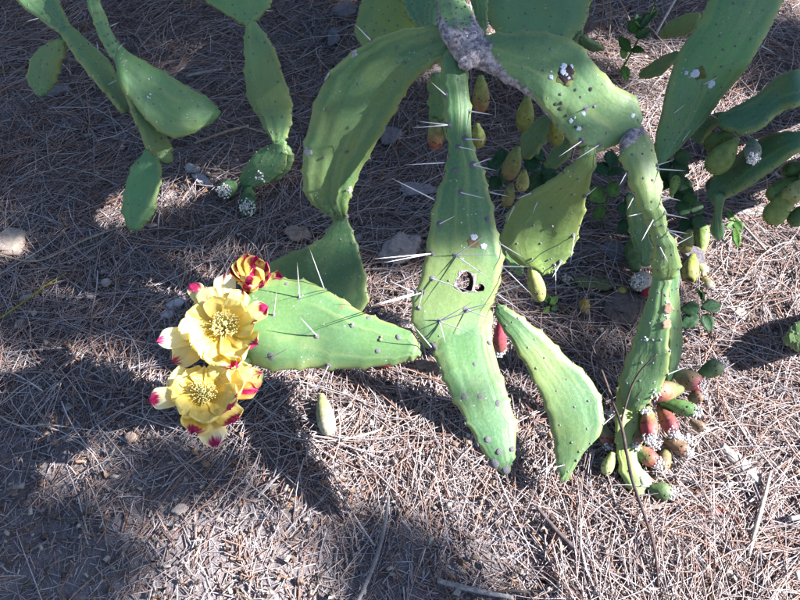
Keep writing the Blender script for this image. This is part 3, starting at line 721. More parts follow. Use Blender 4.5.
fr(main, 556, 118, .33, 557, 143, .26, .0130, (0.24, 0.28, 0.07), (0.25, 0.25, 0.06))
fr(main, 481, 76, .40, 481, 110, .33, .0140, (0.20, 0.26, 0.08), (0.30, 0.13, 0.08))
fr(main, 434, 118, .32, 436, 148, .26, .0135, (0.18, 0.22, 0.08), (0.34, 0.10, 0.08))
fr(main, 477, 124, .33, 479, 146, .28, .0120, (0.22, 0.28, 0.08), (0.24, 0.22, 0.07))
fr(main, 524, 170, .20, 522, 190, .16, .0120, (0.32, 0.32, 0.10), (0.36, 0.34, 0.14))
fr(main, 530, 264, .17, 540, 300, .10, .0140, (0.30, 0.34, 0.10), (0.36, 0.38, 0.14))
fr(main, 500, 320, .15, 500, 352, .10, .0110, (0.35, 0.03, 0.07), (0.30, 0.10, 0.08), woolc=22)

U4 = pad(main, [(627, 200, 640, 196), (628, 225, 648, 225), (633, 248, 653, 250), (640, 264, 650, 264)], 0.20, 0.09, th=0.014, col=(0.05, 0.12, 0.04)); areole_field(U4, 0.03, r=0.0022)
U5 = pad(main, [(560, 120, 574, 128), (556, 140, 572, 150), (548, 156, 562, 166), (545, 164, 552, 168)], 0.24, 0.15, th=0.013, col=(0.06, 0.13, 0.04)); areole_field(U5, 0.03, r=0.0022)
fr(main, 671, 197, .16, 677, 176, .19, .0085, (0.16, 0.26, 0.06), (0.24, 0.34, 0.08), crater=False, dots=4)
fr(main, 512, 184, .15, 506, 206, .10, .0120, (0.20, 0.22, 0.08), (0.24, 0.20, 0.08))
fr(main, 538, 192, .13, 545, 212, .09, .0120, (0.10, 0.17, 0.05), (0.14, 0.18, 0.05))
fr(main, 690, 230, .10, 684, 252, .06, .0130, (0.24, 0.26, 0.07), (0.30, 0.26, 0.08))
# ------------------------------------------------------------------ flowers
def petal(parent, c, n, tip, wid, magenta=0.4, stripe=0.0, lift=0.35, col=(0.88, 0.76, 0.24), ruff=0.30, cup=0.28, name='petal', r0=0.006):
    """broad petal that leaves the flower's throat, bellies out and rises to its tip"""
    d = tip - c; rad = (d - n * d.dot(n)); L = d.length
    rd = rad.normalized() if rad.length > 1e-5 else n.orthogonal().normalized()
    b = c + rd * r0 - n * 0.004; mid = b.lerp(tip, 0.5) + (rd * 0.6 - n * 1.0).normalized() * L * lift * 0.5
    nU, nV = 17, 11; V, F, A = [], [], []; s0 = random.random() * 70
    for i in range(nU):
        s = i / (nU - 1); p = b * (1 - s) ** 2 + mid * (2 * s * (1 - s)) + tip * s * s
        T = ((mid - b) * (1 - s) + (tip - mid) * s).normalized()
        side = T.cross(n)
        side = side.normalized() if side.length > 1e-4 else rd.cross(n).normalized()
        inn = side.cross(T).normalized()
        if inn.dot(n) < 0: inn = -inn
        w = wid / 2 * (0.36 + 0.64 * (math.sin(min(1, s / 0.72) * math.pi / 2)) ** 1.2)
        for j in range(nV):
            v = j / (nV - 1) * 2 - 1
            endw = 1.0
            if s > 0.78: endw = math.sqrt(max(0.0, 1 - ((s - 0.78) / 0.22) ** 3.0)) * 0.72 + 0.12 * (1 - (s - 0.78) / 0.22) + 0.24
            endw = min(1.0, endw)
            notch = 0.030 * L * (abs(v) ** 2) * (s ** 3) + 0.06 * L * s ** 4 * noise.noise((v * 3.0 + s0, 1, 1))
            cr_ = ruff * wid * (s ** 1.3) * (noise.noise((v * 1.8 + s0, s * 3.0, 0)) + 0.5 * noise.noise((v * 4.5 + s0, s * 5.0, 3)))
            V.append(p + side * (v * w * endw) + inn * (cup * w * v * v * endw + cr_) - T * notch)
            m = max(stripe * (1 - (abs(v + 0.25 * noise.noise((s0, s * 2, 0))) / 0.55) ** 2) * min(1, s * 3), magenta * max(0, (s - 0.60) / 0.40) * (1.15 - 0.7 * abs(v - 0.25 * noise.noise((s0, 5, 0)))))
            A.append((s, (v + 1) / 2, max(0, m), 1))
    for i in range(nU - 1):
        for j in range(nV - 1):
            a = i * nV + j; F.append((a, a + 1, a + nV + 1, a + nV))
    me = mesh(name, V, F); cattr(me, 'pd', A)
    o = link(name, me, M_PETAL, parent, col)
    md = o.modifiers.new('thick', 'SOLIDIFY'); md.thickness = 0.0007; md.offset = 0
    ms = o.modifiers.new('smooth', 'SUBSURF'); ms.levels = 1; ms.render_levels = 1
    return o
def ovary(parent, base, c, n, r, col0, col1):
    return fruit(parent, base - n * 0.004, c - n * 0.016, r * 0.9, col0, col1, crater=True, dots=8, name='flower', neck=0.55)
def stamens(parent, c, n, rad, num, h=0.018, col=(0.88, 0.76, 0.26)):
    V, F = [], []; X = n.orthogonal().normalized(); Y = n.cross(X)
    tips = []
    for k in range(num):
        a = random.uniform(0, 6.28); r = rad * math.sqrt(random.random()); d = X * math.cos(a) + Y * math.sin(a)
        b = c + d * r * 0.45 - n * 0.004; t = c + d * r * random.uniform(0.9, 1.15) + n * h * random.uniform(0.6, 1.1) * (1 - 0.25 * r / rad)
        m = b.lerp(t, 0.55) + d * 0.0015; q = len(V); ww = 0.00045
        for p in (b, m, t):
            for e in range(3): V.append(p + (X * math.cos(e * 2.1) + Y * math.sin(e * 2.1)) * ww)
        for i in range(2):
            for e in range(3): F.append((q + i * 3 + e, q + i * 3 + (e + 1) % 3, q + i * 3 + 3 + (e + 1) % 3, q + i * 3 + 3 + e))
        tips.append((t, 0.00105, n))
    o = link('stamens', mesh('stamens', V, F), M_STAMEN, parent, col); o['kind'] = 'stuff'
    blobs('anthers', tips, parent, M_STAMEN, (0.90, 0.80, 0.36), 1, 1.3)
    st = []
    for k in range(6):
        a = k * 1.047; st.append((c + n * (h * 1.05) + (X * math.cos(a) + Y * math.sin(a)) * 0.0022, 0.0017, n))
    g = blobs('stigma', st, parent, M_STAMEN, (0.55, 0.58, 0.25), 1, 1.8); del g['kind']
    return o
YEL = (0.91, 0.80, 0.31); PY = (0.92, 0.87, 0.52); WH = (0.92, 0.88, 0.62); OR = (0.75, 0.30, 0.06)
def flower(base, c, r, n, col0, col1, spec, st):
    o = ovary(main, base, c, n, r, col0, col1)
    for (x, y, dz, w, mg, sp, lift, cl) in spec:
        cx_, cy_, _ = proj(c); far_ = math.hypot(x - cx_, y - cy_) > 46
        petal(o, c, n, P(x, y, c.z + dz), w * (1.2 if far_ else 1.5), mg + (0.25 if far_ else 0.1), sp, lift, cl)
    if st: stamens(o, c + n * 0.003, n, *st)
    return o
c1 = P(224, 328, 0.27); n1_ = ((CO - c1).normalized() * 0.85 + Vector((0.12, 0.15, 0.35))).normalized()
o1 = flower(P(257, 330, 0.247), c1, 0.013, n1_, (0.16, 0.26, 0.09), (0.35, 0.16, 0.05), [
    (191, 283, .012, .021, 1.0, 0, .30, PY), (203, 287, .022, .026, .1, 0, .25, PY), (225, 274, .020, .026, .35, 0, .25, WH), (243, 290, .012, .020, .5, .4, .35, YEL),
    (268, 306, .010, .023, .9, 0, .25, YEL), (157, 341, .012, .025, .55, 0, .20, WH), (178, 329, .020, .026, .1, 0, .3, PY), (173, 362, -.008, .030, .5, 0, .25, PY),
    (255, 322, .022, .024, .55, 0, .40, YEL), (257, 343, .016, .022, 1.0, 0, .45, YEL), (240, 358, .026, .026, .35, 0, .50, YEL), (234, 368, .008, .022, 1.1, 0, .5, YEL),
    (216, 366, .022, .025, .3, 0, .55, YEL), (200, 356, .024, .024, .2, 0, .5, YEL), (190, 345, .024, .024, .1, 0, .45, YEL), (186, 312, .018, .022, .15, 0, .35, YEL), (212, 296, .028, .022, 0, 0, .45, YEL), (238, 300, .028, .022, 0, 0, .45, YEL)],
    (0.0185, 210))
c2 = P(203, 392, 0.25); n2_ = ((CO - c2).normalized() * 0.9 + Vector((0.12, -0.05, 0.3))).normalized()
o2 = flower(P(250, 358, 0.237), c2, 0.013, n2_, (0.16, 0.26, 0.09), (0.45, 0.10, 0.05), [
    (149, 400, .012, .024, .9, 0, .2, WH), (168, 378, .012, .028, .1, 0, .3, PY), (170, 388, .016, .024, .1, 0, .3, YEL), (216, 447, .006, .031, .6, 0, .25, WH), (193, 433, .014, .026, .8, 0, .4, YEL),
    (182, 414, .022, .026, .1, 0, .45, YEL), (205, 424, .022, .026, .1, 0, .5, YEL), (237, 421, .010, .024, 1.1, 0, .4, YEL), (232, 408, .022, .024, .9, 0, .5, YEL), (244, 380, .018, .026, .3, 0, .4, YEL),
    (252, 366, .012, .022, .3, 0, .3, YEL), (226, 368, .022, .026, .3, 0, .4, YEL), (205, 368, .022, .026, .15, 0, .4, YEL), (186, 370, .020, .024, .1, 0, .4, YEL), (258, 390, -.012, .020, .5, .8, .2, OR), (238, 396, .02, .022, .5, 0, .5, YEL), (262, 372, -.004, .018, .4, .5, .3, YEL)],
    (0.0165, 150, 0.014))
c3 = P(251, 283, 0.27); n3_ = ((CO - c3).normalized() * 0.75 + Vector((0.05, 0.45, 0.35))).normalized()
o3 = flower(P(262, 306, 0.247), c3, 0.012, n3_, (0.16, 0.26, 0.09), (0.55, 0.14, 0.04), [
    (231, 268, .012, .017, 1.35, 1.02, .5, YEL), (237, 259, .024, .018, 0.65, 0.97, .6, YEL), (246, 254, .034, .020, 0.55, 0.82, .6, (0.85, 0.60, 0.16)), (256, 256, .034, .020, 0.65, 0.92, .6, (0.85, 0.60, 0.16)),
    (266, 262, .026, .018, 1.15, 1.02, .55, YEL), (283, 277, .004, .018, 1.55, 0.82, .35, YEL), (262, 284, .016, .018, 1.15, 1.22, .6, YEL), (247, 284, .024, .020, 0.85, 1.12, .8, YEL), (240, 276, .026, .018, 0.85, 1.12, .7, YEL),
    (254, 268, .044, .020, 0.45, 0.82, .5, (0.85, 0.62, 0.18)), (250, 275, .042, .018, 0.75, 0.92, .6, (0.85, 0.6, 0.16)), (270, 274, .02, .016, 1.25, 1.12, .5, YEL), (243, 304, -.004, .018, 0.95, 1.12, .3, OR)], None)
o1['label'] = 'open yellow flower with a thick ring of stamens, upper of the two'; o2['label'] = 'open yellow flower hanging lowest, pale petals with pink tips'; o3['label'] = 'half closed flower striped yellow and magenta'
fr(main, 262, 372, .235, 250, 388, .23, .0100, (0.20, 0.26, 0.08), (0.55, 0.08, 0.04), crater=False, dots=4, name='flower_bud')

# ================================================================== LEFT CACTUS
lf = thing('prickly_pear_cactus', (-1.35, 2.3, 0), 'shaded prickly pear with narrow edge-on pads in the top left corner', 'cactus', 'prickly pear cacti')
SH = (0.13, 0.235, 0.085)
La = pad(lf, [(-70, -120, -30, -130), (-30, -70, 20, -80), (0, -20, 52, -20), (18, 2, 62, 6), (40, 20, 70, 22), (60, 34, 70, 30)], 0, 0, zs=[-0.02, 0.25, 0.36, 0.36, 0.34, 0.32], th=0.018, col=SH); areole_field(La, 0.17, r=0.0028, nsp=4)
Lb = pad(lf, [(63, 36, 73, 28), (76, 56, 93, 46), (94, 80, 108, 62), (110, 96, 118, 80), (122, 110, 128, 98)], 0.32, 0.22, tilt=0.02, th=0.018, col=SH); areole_field(Lb, 0.035, r=0.0026, nsp=2)
Lc = pad(lf, [(57, 38, 66, 42), (42, 46, 65, 54), (30, 62, 60, 72), (27, 80, 54, 86), (34, 91, 46, 94)], 0.29, 0.17, th=0.015, col=(0.075, 0.18, 0.06)); areole_field(Lc, 0.032, r=0.0024)
Ld = pad(lf, [(70, -100, 84, -104), (78, -50, 96, -54), (86, -4, 100, -4), (93, 22, 108, 18), (101, 44, 116, 37), (110, 56, 122, 50), (118, 66, 126, 62)], 0, 0, zs=[-0.02, 0.28, 0.40, 0.40, 0.37, 0.34, 0.31], th=0.018, col=SH); areole_field(Ld, 0.17, r=0.0026, nsp=3)
Le = pad(lf, [(124, 92, 116, 42), (140, 112, 138, 58), (156, 130, 166, 72), (176, 138, 190, 87), (198, 131, 210, 100), (212, 122, 218, 108)], 0.31, 0.20, tilt=-0.05, th=0.017, col=(0.11, 0.23, 0.07)); areole_field(Le, 0.04, r=0.0026); flecks(Le, 151, 78, 2, 3); flecks(Le, 149, 97, 2, 4)
Lf_ = pad(lf, [(118, 64, 128, 62), (120, 80, 133, 80), (129, 106, 147, 102), (138, 130, 160, 124), (148, 150, 172, 146), (160, 160, 172, 158)], 0.315, 0.14, tilt=0.02, th=0.017, col=(0.15, 0.26, 0.10)); areole_field(Lf_, 0.035, r=0.0026, nsp=2)
Lg = pad(lf, [(146, 150, 160, 154), (133, 165, 162, 170), (124, 190, 158, 198), (122, 210, 153, 216), (126, 223, 145, 226)], 0.15, 0.05, th=0.015, col=(0.10, 0.24, 0.085)); areole_field(Lg, 0.032, r=0.0024)

# ================================================================== CACTUS WITH WOOLLY JOINTS
mf = thing('prickly_pear_cactus', (-0.62, 2.45, 0), 'prickly pear with one long hanging pad and white woolly joints at its foot', 'cactus', 'prickly pear cacti')
Ma = pad(mf, [(180, -110, 225, -112), (178, -70, 240, -75), (186, -30, 266, -30), (205, 0, 273, 0), (228, 16, 264, 14), (243, 24, 254, 23)], 0, 0, zs=[-0.02, 0.22, 0.36, 0.37, 0.35, 0.32], th=0.018, col=(0.13, 0.24, 0.08)); areole_field(Ma, 0.17, r=0.0028, nsp=2)
Mb = pad(mf, [(246, 24, 258, 22), (243, 40, 274, 46), (244, 66, 283, 72), (247, 96, 292, 102), (258, 118, 291, 126), (270, 138, 284, 142)], 0.32, 0.14, tilt=0.01, th=0.017, col=(0.16, 0.26, 0.09), wr=0.002); areole_field(Mb, 0.036, r=0.0030)
Mc = pad(mf, [(276, 142, 286, 144), (262, 148, 288, 156), (248, 162, 284, 170), (240, 174, 268, 182), (240, 182, 254, 188)], 0.14, 0.05, th=0.015, col=(0.08, 0.18, 0.065)); areole_field(Mc, 0.03, r=0.0024)
Md = pad(mf, [(282, 146, 292, 152), (276, 158, 294, 162), (266, 170, 284, 176), (260, 178, 270, 182)], 0.12, 0.045, th=0.015, col=(0.10, 0.22, 0.09)); areole_field(Md, 0.03, r=0.0022)
wool(Md.o, P(263, 174, .075), .018, 60, r=.0042)
w1 = fr(mf, 238, 183, .05, 220, 194, .045, .017, (0.07, 0.16, 0.06), (0.08, 0.17, 0.07), dots=16); wool(w1, P(224, 191, .06), .016, 34)
w2 = fr(mf, 249, 186, .05, 247, 214, .035, .017, (0.06, 0.15, 0.06), (0.07, 0.16, 0.07), dots=16); wool(w2, P(247, 207, .05), .018, 44)

# ================================================================== RIGHT CACTUS: big shaded pad
rf = thing('prickly_pear_cactus', (1.15, 2.3, 0), 'prickly pear with one very large dark green pad at upper right', 'cactus', 'prickly pear cacti')
Ra = pad(rf, [(790, -150, 830, -140), (760, -100, 828, -90), (735, -50, 806, -45), (709, 0, 784, 2), (694, 28, 769, 32), (677, 54, 752, 62), (667, 86, 736, 82), (660, 118, 712, 110), (656, 142, 690, 138), (656, 160, 668, 160)],
         0, 0, zs=[0.02, 0.28, 0.44, 0.46, 0.43, 0.39, 0.35, 0.30, 0.25, 0.22], th=0.02, col=(0.085, 0.20, 0.06), nU=64, nV=40, wr=0.002)
areole_field(Ra, 0.075, r=0.0026, nsp=1)
for b in ((675, 113, (687, 103)), (682, 142, (692, 128)), (759, 47, (776, 54)), (703, 84, (720, 76))): aspine(Ra, *b[:2], b[2], r=0.003)
crust(Ra, 698, 73, .011, (0.11, 0.12, 0.035), 'brown_scab', 0.0003); crust(Ra, 697, 75, .0075, (0.55, 0.61, 0.70), 'white_scale', 0.0009); crust(Ra, 710, 86, .0065, (0.55, 0.61, 0.70), 'white_scale', 0.0009); crust(Ra, 686, 73, .004, (0.5, 0.56, 0.64), 'white_scale', 0.0009); flecks(Ra, 686, 74, 4, 6, (0.5, 0.55, 0.6), r=0.0014); flecks(Ra, 700, 72, 6, 5, (0.22, 0.14, 0.06), 'brown_scab', 0.002)
Rb = pad(rf, [(697, 12, 692, 30), (684, 15, 684, 36), (670, 22, 672, 38), (664, 30, 666, 38)], 0.22, 0.17, th=0.012, col=(0.24, 0.28, 0.05)); areole_field(Rb, 0.02, r=0.0020)
Rc = pad(rf, [(676, 52, 672, 64), (664, 56, 662, 74), (650, 64, 650, 78), (641, 72, 642, 78)], 0.20, 0.14, th=0.012, col=(0.16, 0.22, 0.05)); areole_field(Rc, 0.02, r=0.0020)

# ================================================================== FAR RIGHT CACTUS with green fruit
nf = thing('prickly_pear_cactus', (1.62, 1.75, 0), 'dark prickly pear reaching in from the right edge, carrying green fruits', 'cactus', 'prickly pear cacti')
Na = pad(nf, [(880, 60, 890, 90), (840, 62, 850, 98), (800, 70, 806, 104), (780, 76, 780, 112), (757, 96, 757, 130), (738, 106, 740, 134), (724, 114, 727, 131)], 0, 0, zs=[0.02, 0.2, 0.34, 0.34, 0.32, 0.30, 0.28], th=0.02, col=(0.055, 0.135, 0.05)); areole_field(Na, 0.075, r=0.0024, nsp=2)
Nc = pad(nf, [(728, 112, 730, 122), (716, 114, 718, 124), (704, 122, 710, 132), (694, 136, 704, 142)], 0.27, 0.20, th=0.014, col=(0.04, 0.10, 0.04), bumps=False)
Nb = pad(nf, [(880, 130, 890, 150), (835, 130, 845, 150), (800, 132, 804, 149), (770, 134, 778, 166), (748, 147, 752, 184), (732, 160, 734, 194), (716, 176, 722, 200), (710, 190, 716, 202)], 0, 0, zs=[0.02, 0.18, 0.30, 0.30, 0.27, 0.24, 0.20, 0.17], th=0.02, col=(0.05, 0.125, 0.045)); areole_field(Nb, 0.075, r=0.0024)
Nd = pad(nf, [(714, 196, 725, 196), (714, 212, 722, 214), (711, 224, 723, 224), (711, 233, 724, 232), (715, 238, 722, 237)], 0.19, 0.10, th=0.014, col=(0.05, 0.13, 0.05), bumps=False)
fr(nf, 738, 138, .29, 711, 171, .22, .0215, (0.18, 0.26, 0.07), (0.17, 0.24, 0.07), neck=0.3)
fr(nf, 733, 132, .27, 706, 146, .22, .0150, (0.10, 0.17, 0.05), (0.12, 0.19, 0.05))
fr(nf, 752, 140, .30, 753, 158, .31, .0130, (0.07, 0.14, 0.07), (0.16, 0.18, 0.14), woolc=26)
fr(nf, 728, 176, .19, 708, 188, .15, .0130, (0.05, 0.10, 0.04), (0.08, 0.10, 0.05), woolc=10)
fr(nf, 790, 196, .24, 769, 221, .18, .0195, (0.20, 0.28, 0.08), (0.21, 0.28, 0.08), dots=22, neck=0.7)
fr(nf, 800, 178, .24, 768, 198, .21, .0165, (0.12, 0.20, 0.06), (0.13, 0.21, 0.06))
fr(nf, 806, 180, .26, 786, 201, .24, .0160, (0.26, 0.28, 0.09), (0.28, 0.28, 0.10))
fr(nf, 812, 168, .25, 782, 173, .23, .0150, (0.09, 0.17, 0.05), (0.10, 0.18, 0.05))
fr(nf, 812, 204, .22, 790, 224, .18, .0150, (0.08, 0.16, 0.05), (0.08, 0.16, 0.05))
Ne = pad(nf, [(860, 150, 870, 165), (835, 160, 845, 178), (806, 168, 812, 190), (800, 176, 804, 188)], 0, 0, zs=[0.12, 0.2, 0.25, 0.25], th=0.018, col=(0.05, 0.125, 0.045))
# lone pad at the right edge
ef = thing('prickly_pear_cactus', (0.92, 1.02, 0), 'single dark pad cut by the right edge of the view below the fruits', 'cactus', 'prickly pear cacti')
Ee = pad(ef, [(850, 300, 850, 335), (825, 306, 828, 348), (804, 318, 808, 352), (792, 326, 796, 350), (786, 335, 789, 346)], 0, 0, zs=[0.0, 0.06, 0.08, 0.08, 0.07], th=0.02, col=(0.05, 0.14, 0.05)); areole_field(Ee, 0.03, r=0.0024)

# ================================================================== CACTUS BEHIND THE STEM
bf = thing('prickly_pear_cactus', (0.3, 2.95, 0), 'prickly pear behind the grey stem, its pads cut by the top edge', 'cactus', 'prickly pear cacti')
Ba = pad(bf, [(400, -140, 440, -140), (386, -90, 448, -90), (372, -45, 446, -45), (362, -5, 440, -5), (356, 18, 428, 20), (354, 34, 412, 38), (362, 48, 395, 50)], 0, 0, zs=[-0.02, 0.22, 0.34, 0.36, 0.34, 0.31, 0.28], th=0.017, col=(0.22, 0.28, 0.05)); areole_field(Ba, 0.075, r=0.0026)
Bd = pad(bf, [(410, -60, 450, -60), (404, -20, 446, -20), (404, 6, 442, 8), (410, 20, 438, 24), (420, 30, 432, 30)], 0.42, 0.36, th=0.017, col=(0.07, 0.17, 0.07)); areole_field(Bd, 0.04, r=0.0026)
Bb = pad(bf, [(500, -120, 545, -120), (490, -70, 580, -72), (484, -30, 592, -30), (484, 0, 590, 0), (488, 22, 584, 24), (505, 42, 568, 44), (525, 50, 550, 50)], 0, 0, zs=[-0.02, 0.20, 0.33, 0.34, 0.32, 0.29, 0.26], th=0.017, col=(0.12, 0.24, 0.095), wr=0.003); areole_field(Bb, 0.075, r=0.0026)
Bc = pad(bf, [(560, -60, 598, -60), (560, -20, 596, -20), (560, 8, 590, 8), (562, 28, 584, 30), (566, 40, 578, 40)], 0.36, 0.24, th=0.016, col=(0.06, 0.16, 0.06)); areole_field(Bc, 0.04, r=0.0026)
Be = pad(bf, [(462, -20, 486, -20), (470, 0, 488, 0), (474, 16, 488, 18), (478, 32, 487, 33)], 0.36, 0.30, th=0.014, col=(0.10, 0.20, 0.06)); areole_field(Be, 0.035, r=0.0024)
Bf = pad(bf, [(578, 36, 586, 36), (580, 44, 598, 44), (588, 50, 604, 48)], 0.24, 0.2, th=0.014, col=(0.045, 0.12, 0.045))

# ================================================================== HERBS
def herb(name, label, base, top, leaves, scol=(0.14, 0.22, 0.06), r=0.0016, stem_pts=None, group='weeds among the cacti'):
    t = thing(name, base, label, 'weed', group)
    pts = stem_pts or [base, base.lerp(top, 0.5) + Vector((0.006, 0, 0)), top]
    tube('stem', pts, [r, r * 0.8, r * 0.5], M_WOOD, scol, t)
    for (x0, y0, z0, x1, y1, z1, w, c) in leaves:
        leaf(t, P(x0, y0, z0), P(x1, y1, z1), w, (UPC + Vector(rng.normal(0, .25, 3))).normalized(), c, tooth=0.06)
    return t
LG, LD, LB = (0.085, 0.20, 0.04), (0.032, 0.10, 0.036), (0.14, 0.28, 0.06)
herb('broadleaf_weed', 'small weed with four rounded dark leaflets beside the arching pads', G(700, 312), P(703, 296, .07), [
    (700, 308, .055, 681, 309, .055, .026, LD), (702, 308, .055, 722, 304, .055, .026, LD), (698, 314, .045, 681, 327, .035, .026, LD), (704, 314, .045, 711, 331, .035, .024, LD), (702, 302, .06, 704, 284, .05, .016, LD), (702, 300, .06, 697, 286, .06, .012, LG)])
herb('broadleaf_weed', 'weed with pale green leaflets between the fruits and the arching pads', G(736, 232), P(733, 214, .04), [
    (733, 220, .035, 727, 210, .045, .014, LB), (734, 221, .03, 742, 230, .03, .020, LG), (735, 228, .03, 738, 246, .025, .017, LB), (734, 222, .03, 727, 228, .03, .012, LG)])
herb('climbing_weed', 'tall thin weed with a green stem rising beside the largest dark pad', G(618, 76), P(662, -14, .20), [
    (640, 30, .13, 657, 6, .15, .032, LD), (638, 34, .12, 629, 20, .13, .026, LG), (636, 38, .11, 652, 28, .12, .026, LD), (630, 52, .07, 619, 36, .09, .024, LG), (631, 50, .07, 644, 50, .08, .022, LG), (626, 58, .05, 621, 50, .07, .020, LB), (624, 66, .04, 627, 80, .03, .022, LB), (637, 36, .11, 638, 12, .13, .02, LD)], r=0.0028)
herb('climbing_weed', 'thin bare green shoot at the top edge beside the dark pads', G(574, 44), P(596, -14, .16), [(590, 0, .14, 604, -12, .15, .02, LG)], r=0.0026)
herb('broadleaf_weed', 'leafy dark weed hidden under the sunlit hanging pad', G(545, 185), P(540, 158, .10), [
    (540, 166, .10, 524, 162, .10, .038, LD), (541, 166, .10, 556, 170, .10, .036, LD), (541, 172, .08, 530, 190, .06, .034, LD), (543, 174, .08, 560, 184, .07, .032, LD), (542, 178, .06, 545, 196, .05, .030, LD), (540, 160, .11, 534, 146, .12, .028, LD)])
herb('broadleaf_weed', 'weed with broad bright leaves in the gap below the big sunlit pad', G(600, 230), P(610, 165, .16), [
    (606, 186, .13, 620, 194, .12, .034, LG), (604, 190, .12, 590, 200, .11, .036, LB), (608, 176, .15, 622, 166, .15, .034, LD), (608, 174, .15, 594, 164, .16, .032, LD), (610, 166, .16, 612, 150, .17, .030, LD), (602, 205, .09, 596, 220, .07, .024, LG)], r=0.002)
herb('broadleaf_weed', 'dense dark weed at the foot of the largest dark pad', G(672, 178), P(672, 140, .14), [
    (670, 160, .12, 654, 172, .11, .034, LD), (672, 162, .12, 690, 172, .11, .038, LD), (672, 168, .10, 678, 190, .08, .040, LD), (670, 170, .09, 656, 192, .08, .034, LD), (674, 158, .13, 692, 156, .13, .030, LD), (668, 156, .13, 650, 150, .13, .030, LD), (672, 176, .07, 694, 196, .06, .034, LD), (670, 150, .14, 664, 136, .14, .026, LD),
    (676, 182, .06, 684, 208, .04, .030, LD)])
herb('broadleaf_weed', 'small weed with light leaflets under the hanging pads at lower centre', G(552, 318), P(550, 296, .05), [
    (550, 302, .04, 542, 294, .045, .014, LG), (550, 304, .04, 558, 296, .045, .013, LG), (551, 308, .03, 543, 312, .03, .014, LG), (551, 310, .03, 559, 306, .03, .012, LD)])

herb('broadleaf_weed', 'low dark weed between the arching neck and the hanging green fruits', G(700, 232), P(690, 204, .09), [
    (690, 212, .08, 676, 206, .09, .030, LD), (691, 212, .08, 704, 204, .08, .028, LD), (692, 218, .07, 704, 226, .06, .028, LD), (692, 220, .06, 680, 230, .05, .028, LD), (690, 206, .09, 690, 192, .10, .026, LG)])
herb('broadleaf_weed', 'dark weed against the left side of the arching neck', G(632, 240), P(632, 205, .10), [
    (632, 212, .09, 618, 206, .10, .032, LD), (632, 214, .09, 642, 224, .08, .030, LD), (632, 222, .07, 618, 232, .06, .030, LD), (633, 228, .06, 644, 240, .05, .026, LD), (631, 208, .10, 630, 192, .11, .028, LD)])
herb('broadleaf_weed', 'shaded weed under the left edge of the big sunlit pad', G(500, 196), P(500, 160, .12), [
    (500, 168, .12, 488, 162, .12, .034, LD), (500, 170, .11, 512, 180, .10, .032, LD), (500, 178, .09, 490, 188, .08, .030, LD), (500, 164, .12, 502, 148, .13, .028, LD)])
# ================================================================== TWIGS, STONES, FALLEN BITS
def twig(label, pts, r, col=(0.22, 0.19, 0.18), forks=(), group='fallen twigs', name='twig'):
    P3 = [P(x, y, z) if z > 0.05 else G(x, y, z + r[0] + 0.009) for x, y, z in pts]
    t = thing(name, P3[0], label, 'twig', group)
    tube('stick', P3, r, M_WOOD, col, t, n=8, seg=6, rough=0.35)
    for f, fr_ in forks: tube('side_shoot', [P(x, y, z) for x, y, z in f], fr_, M_WOOD, col, t, rough=0.3)
    return t
twig('curved grey stick lying upright in the picture at bottom centre', [(389, 502, .012), (385, 530, .008), (377, 560, .004), (364, 592, .002), (356, 608, .002)], [.0022, .0030, .0034, .0028], (0.26, 0.24, 0.25))
twig('dark straight stick slanting down right below the lower pads', [(535, 513, .010), (552, 532, .006), (572, 552, .004), (593, 571, .002)], [.0022, .0034, .0036, .0024], (0.13, 0.10, 0.10))
twig('pale grey stick at the bottom edge, lying nearly level', [(437, 584, .004), (458, 590, .004), (480, 595, .003), (512, 601, .002)], [.0032, .0042, .0038, .0030], (0.36, 0.33, 0.32))
twig('dark short stick at the bottom edge beside the pale stick', [(488, 596, .003), (512, 594, .004), (536, 597, .003)], [.0016, .0022, .0016], (0.10, 0.08, 0.08))
twig('bleached straight stick standing out on the lower right litter', [(765, 478, .014), (758, 508, .010), (751, 534, .008), (745, 560, .006)], [.0020, .0034, .0036, .0022], (0.48, 0.42, 0.38))
twig('bleached stub of wood at the right edge near the bottom', [(784, 525, .012), (796, 522, .010), (812, 519, .008)], [.0034, .0042, .0036], (0.58, 0.52, 0.48))
twig('thin dark forked twig leaning across the fruits of the arching branch', [(592, 346, .125), (603, 374, .12), (613, 402, .11), (621, 424, .10), (627, 455, .078), (634, 486, .055), (648, 548, .016), (656, 590, .004)], [.0018, .0024, .0026, .0024, .0016], (0.10, 0.07, 0.07), forks=[([(657, 354, .19), (641, 370, .165), (631, 388, .135), (621, 422, .101)], [.0010, .0014, .0018])])
twig('long pale twig lying on the litter behind the arching pads', [(708, 206, .012), (728, 221, .010), (748, 241, .008), (764, 258, .006)], [.0022, .0030, .0030, .0020], (0.40, 0.35, 0.33))
twig('thin white stick leaning between the yellowed pad and the weed', [(686, -4, .05), (670, 16, .03), (654, 40, .006)], [.0024, .0030, .0034], (0.55, 0.50, 0.46))
twig('olive grass stalk across the shaded litter at the left edge', [(-8, 334, .012), (26, 310, .010), (50, 292, .010), (70, 279, .008)], [.0014, .0018, .0012], (0.30, 0.27, 0.06), name='grass_stalk')
twig('long pale stick lying in shade above the left flower stem', [(-6, 258, .010), (40, 268, .010), (90, 246, .010), (140, 227, .008)], [.0014, .0018, .0018, .0014], (0.40, 0.33, 0.26), name='grass_stalk')
twig('arched straw over the shaded soil in the lower left corner', [(-6, 416, .010), (24, 432, .012), (52, 430, .010)], [.0012, .0014, .0012], (0.46, 0.40, 0.36), name='grass_stalk')
twig('bleached twig lying beside the woolly cactus joints', [(196, 152, .012), (222, 142, .012), (250, 133, .010)], [.0024, .0034, .0026], (0.42, 0.33, 0.25))
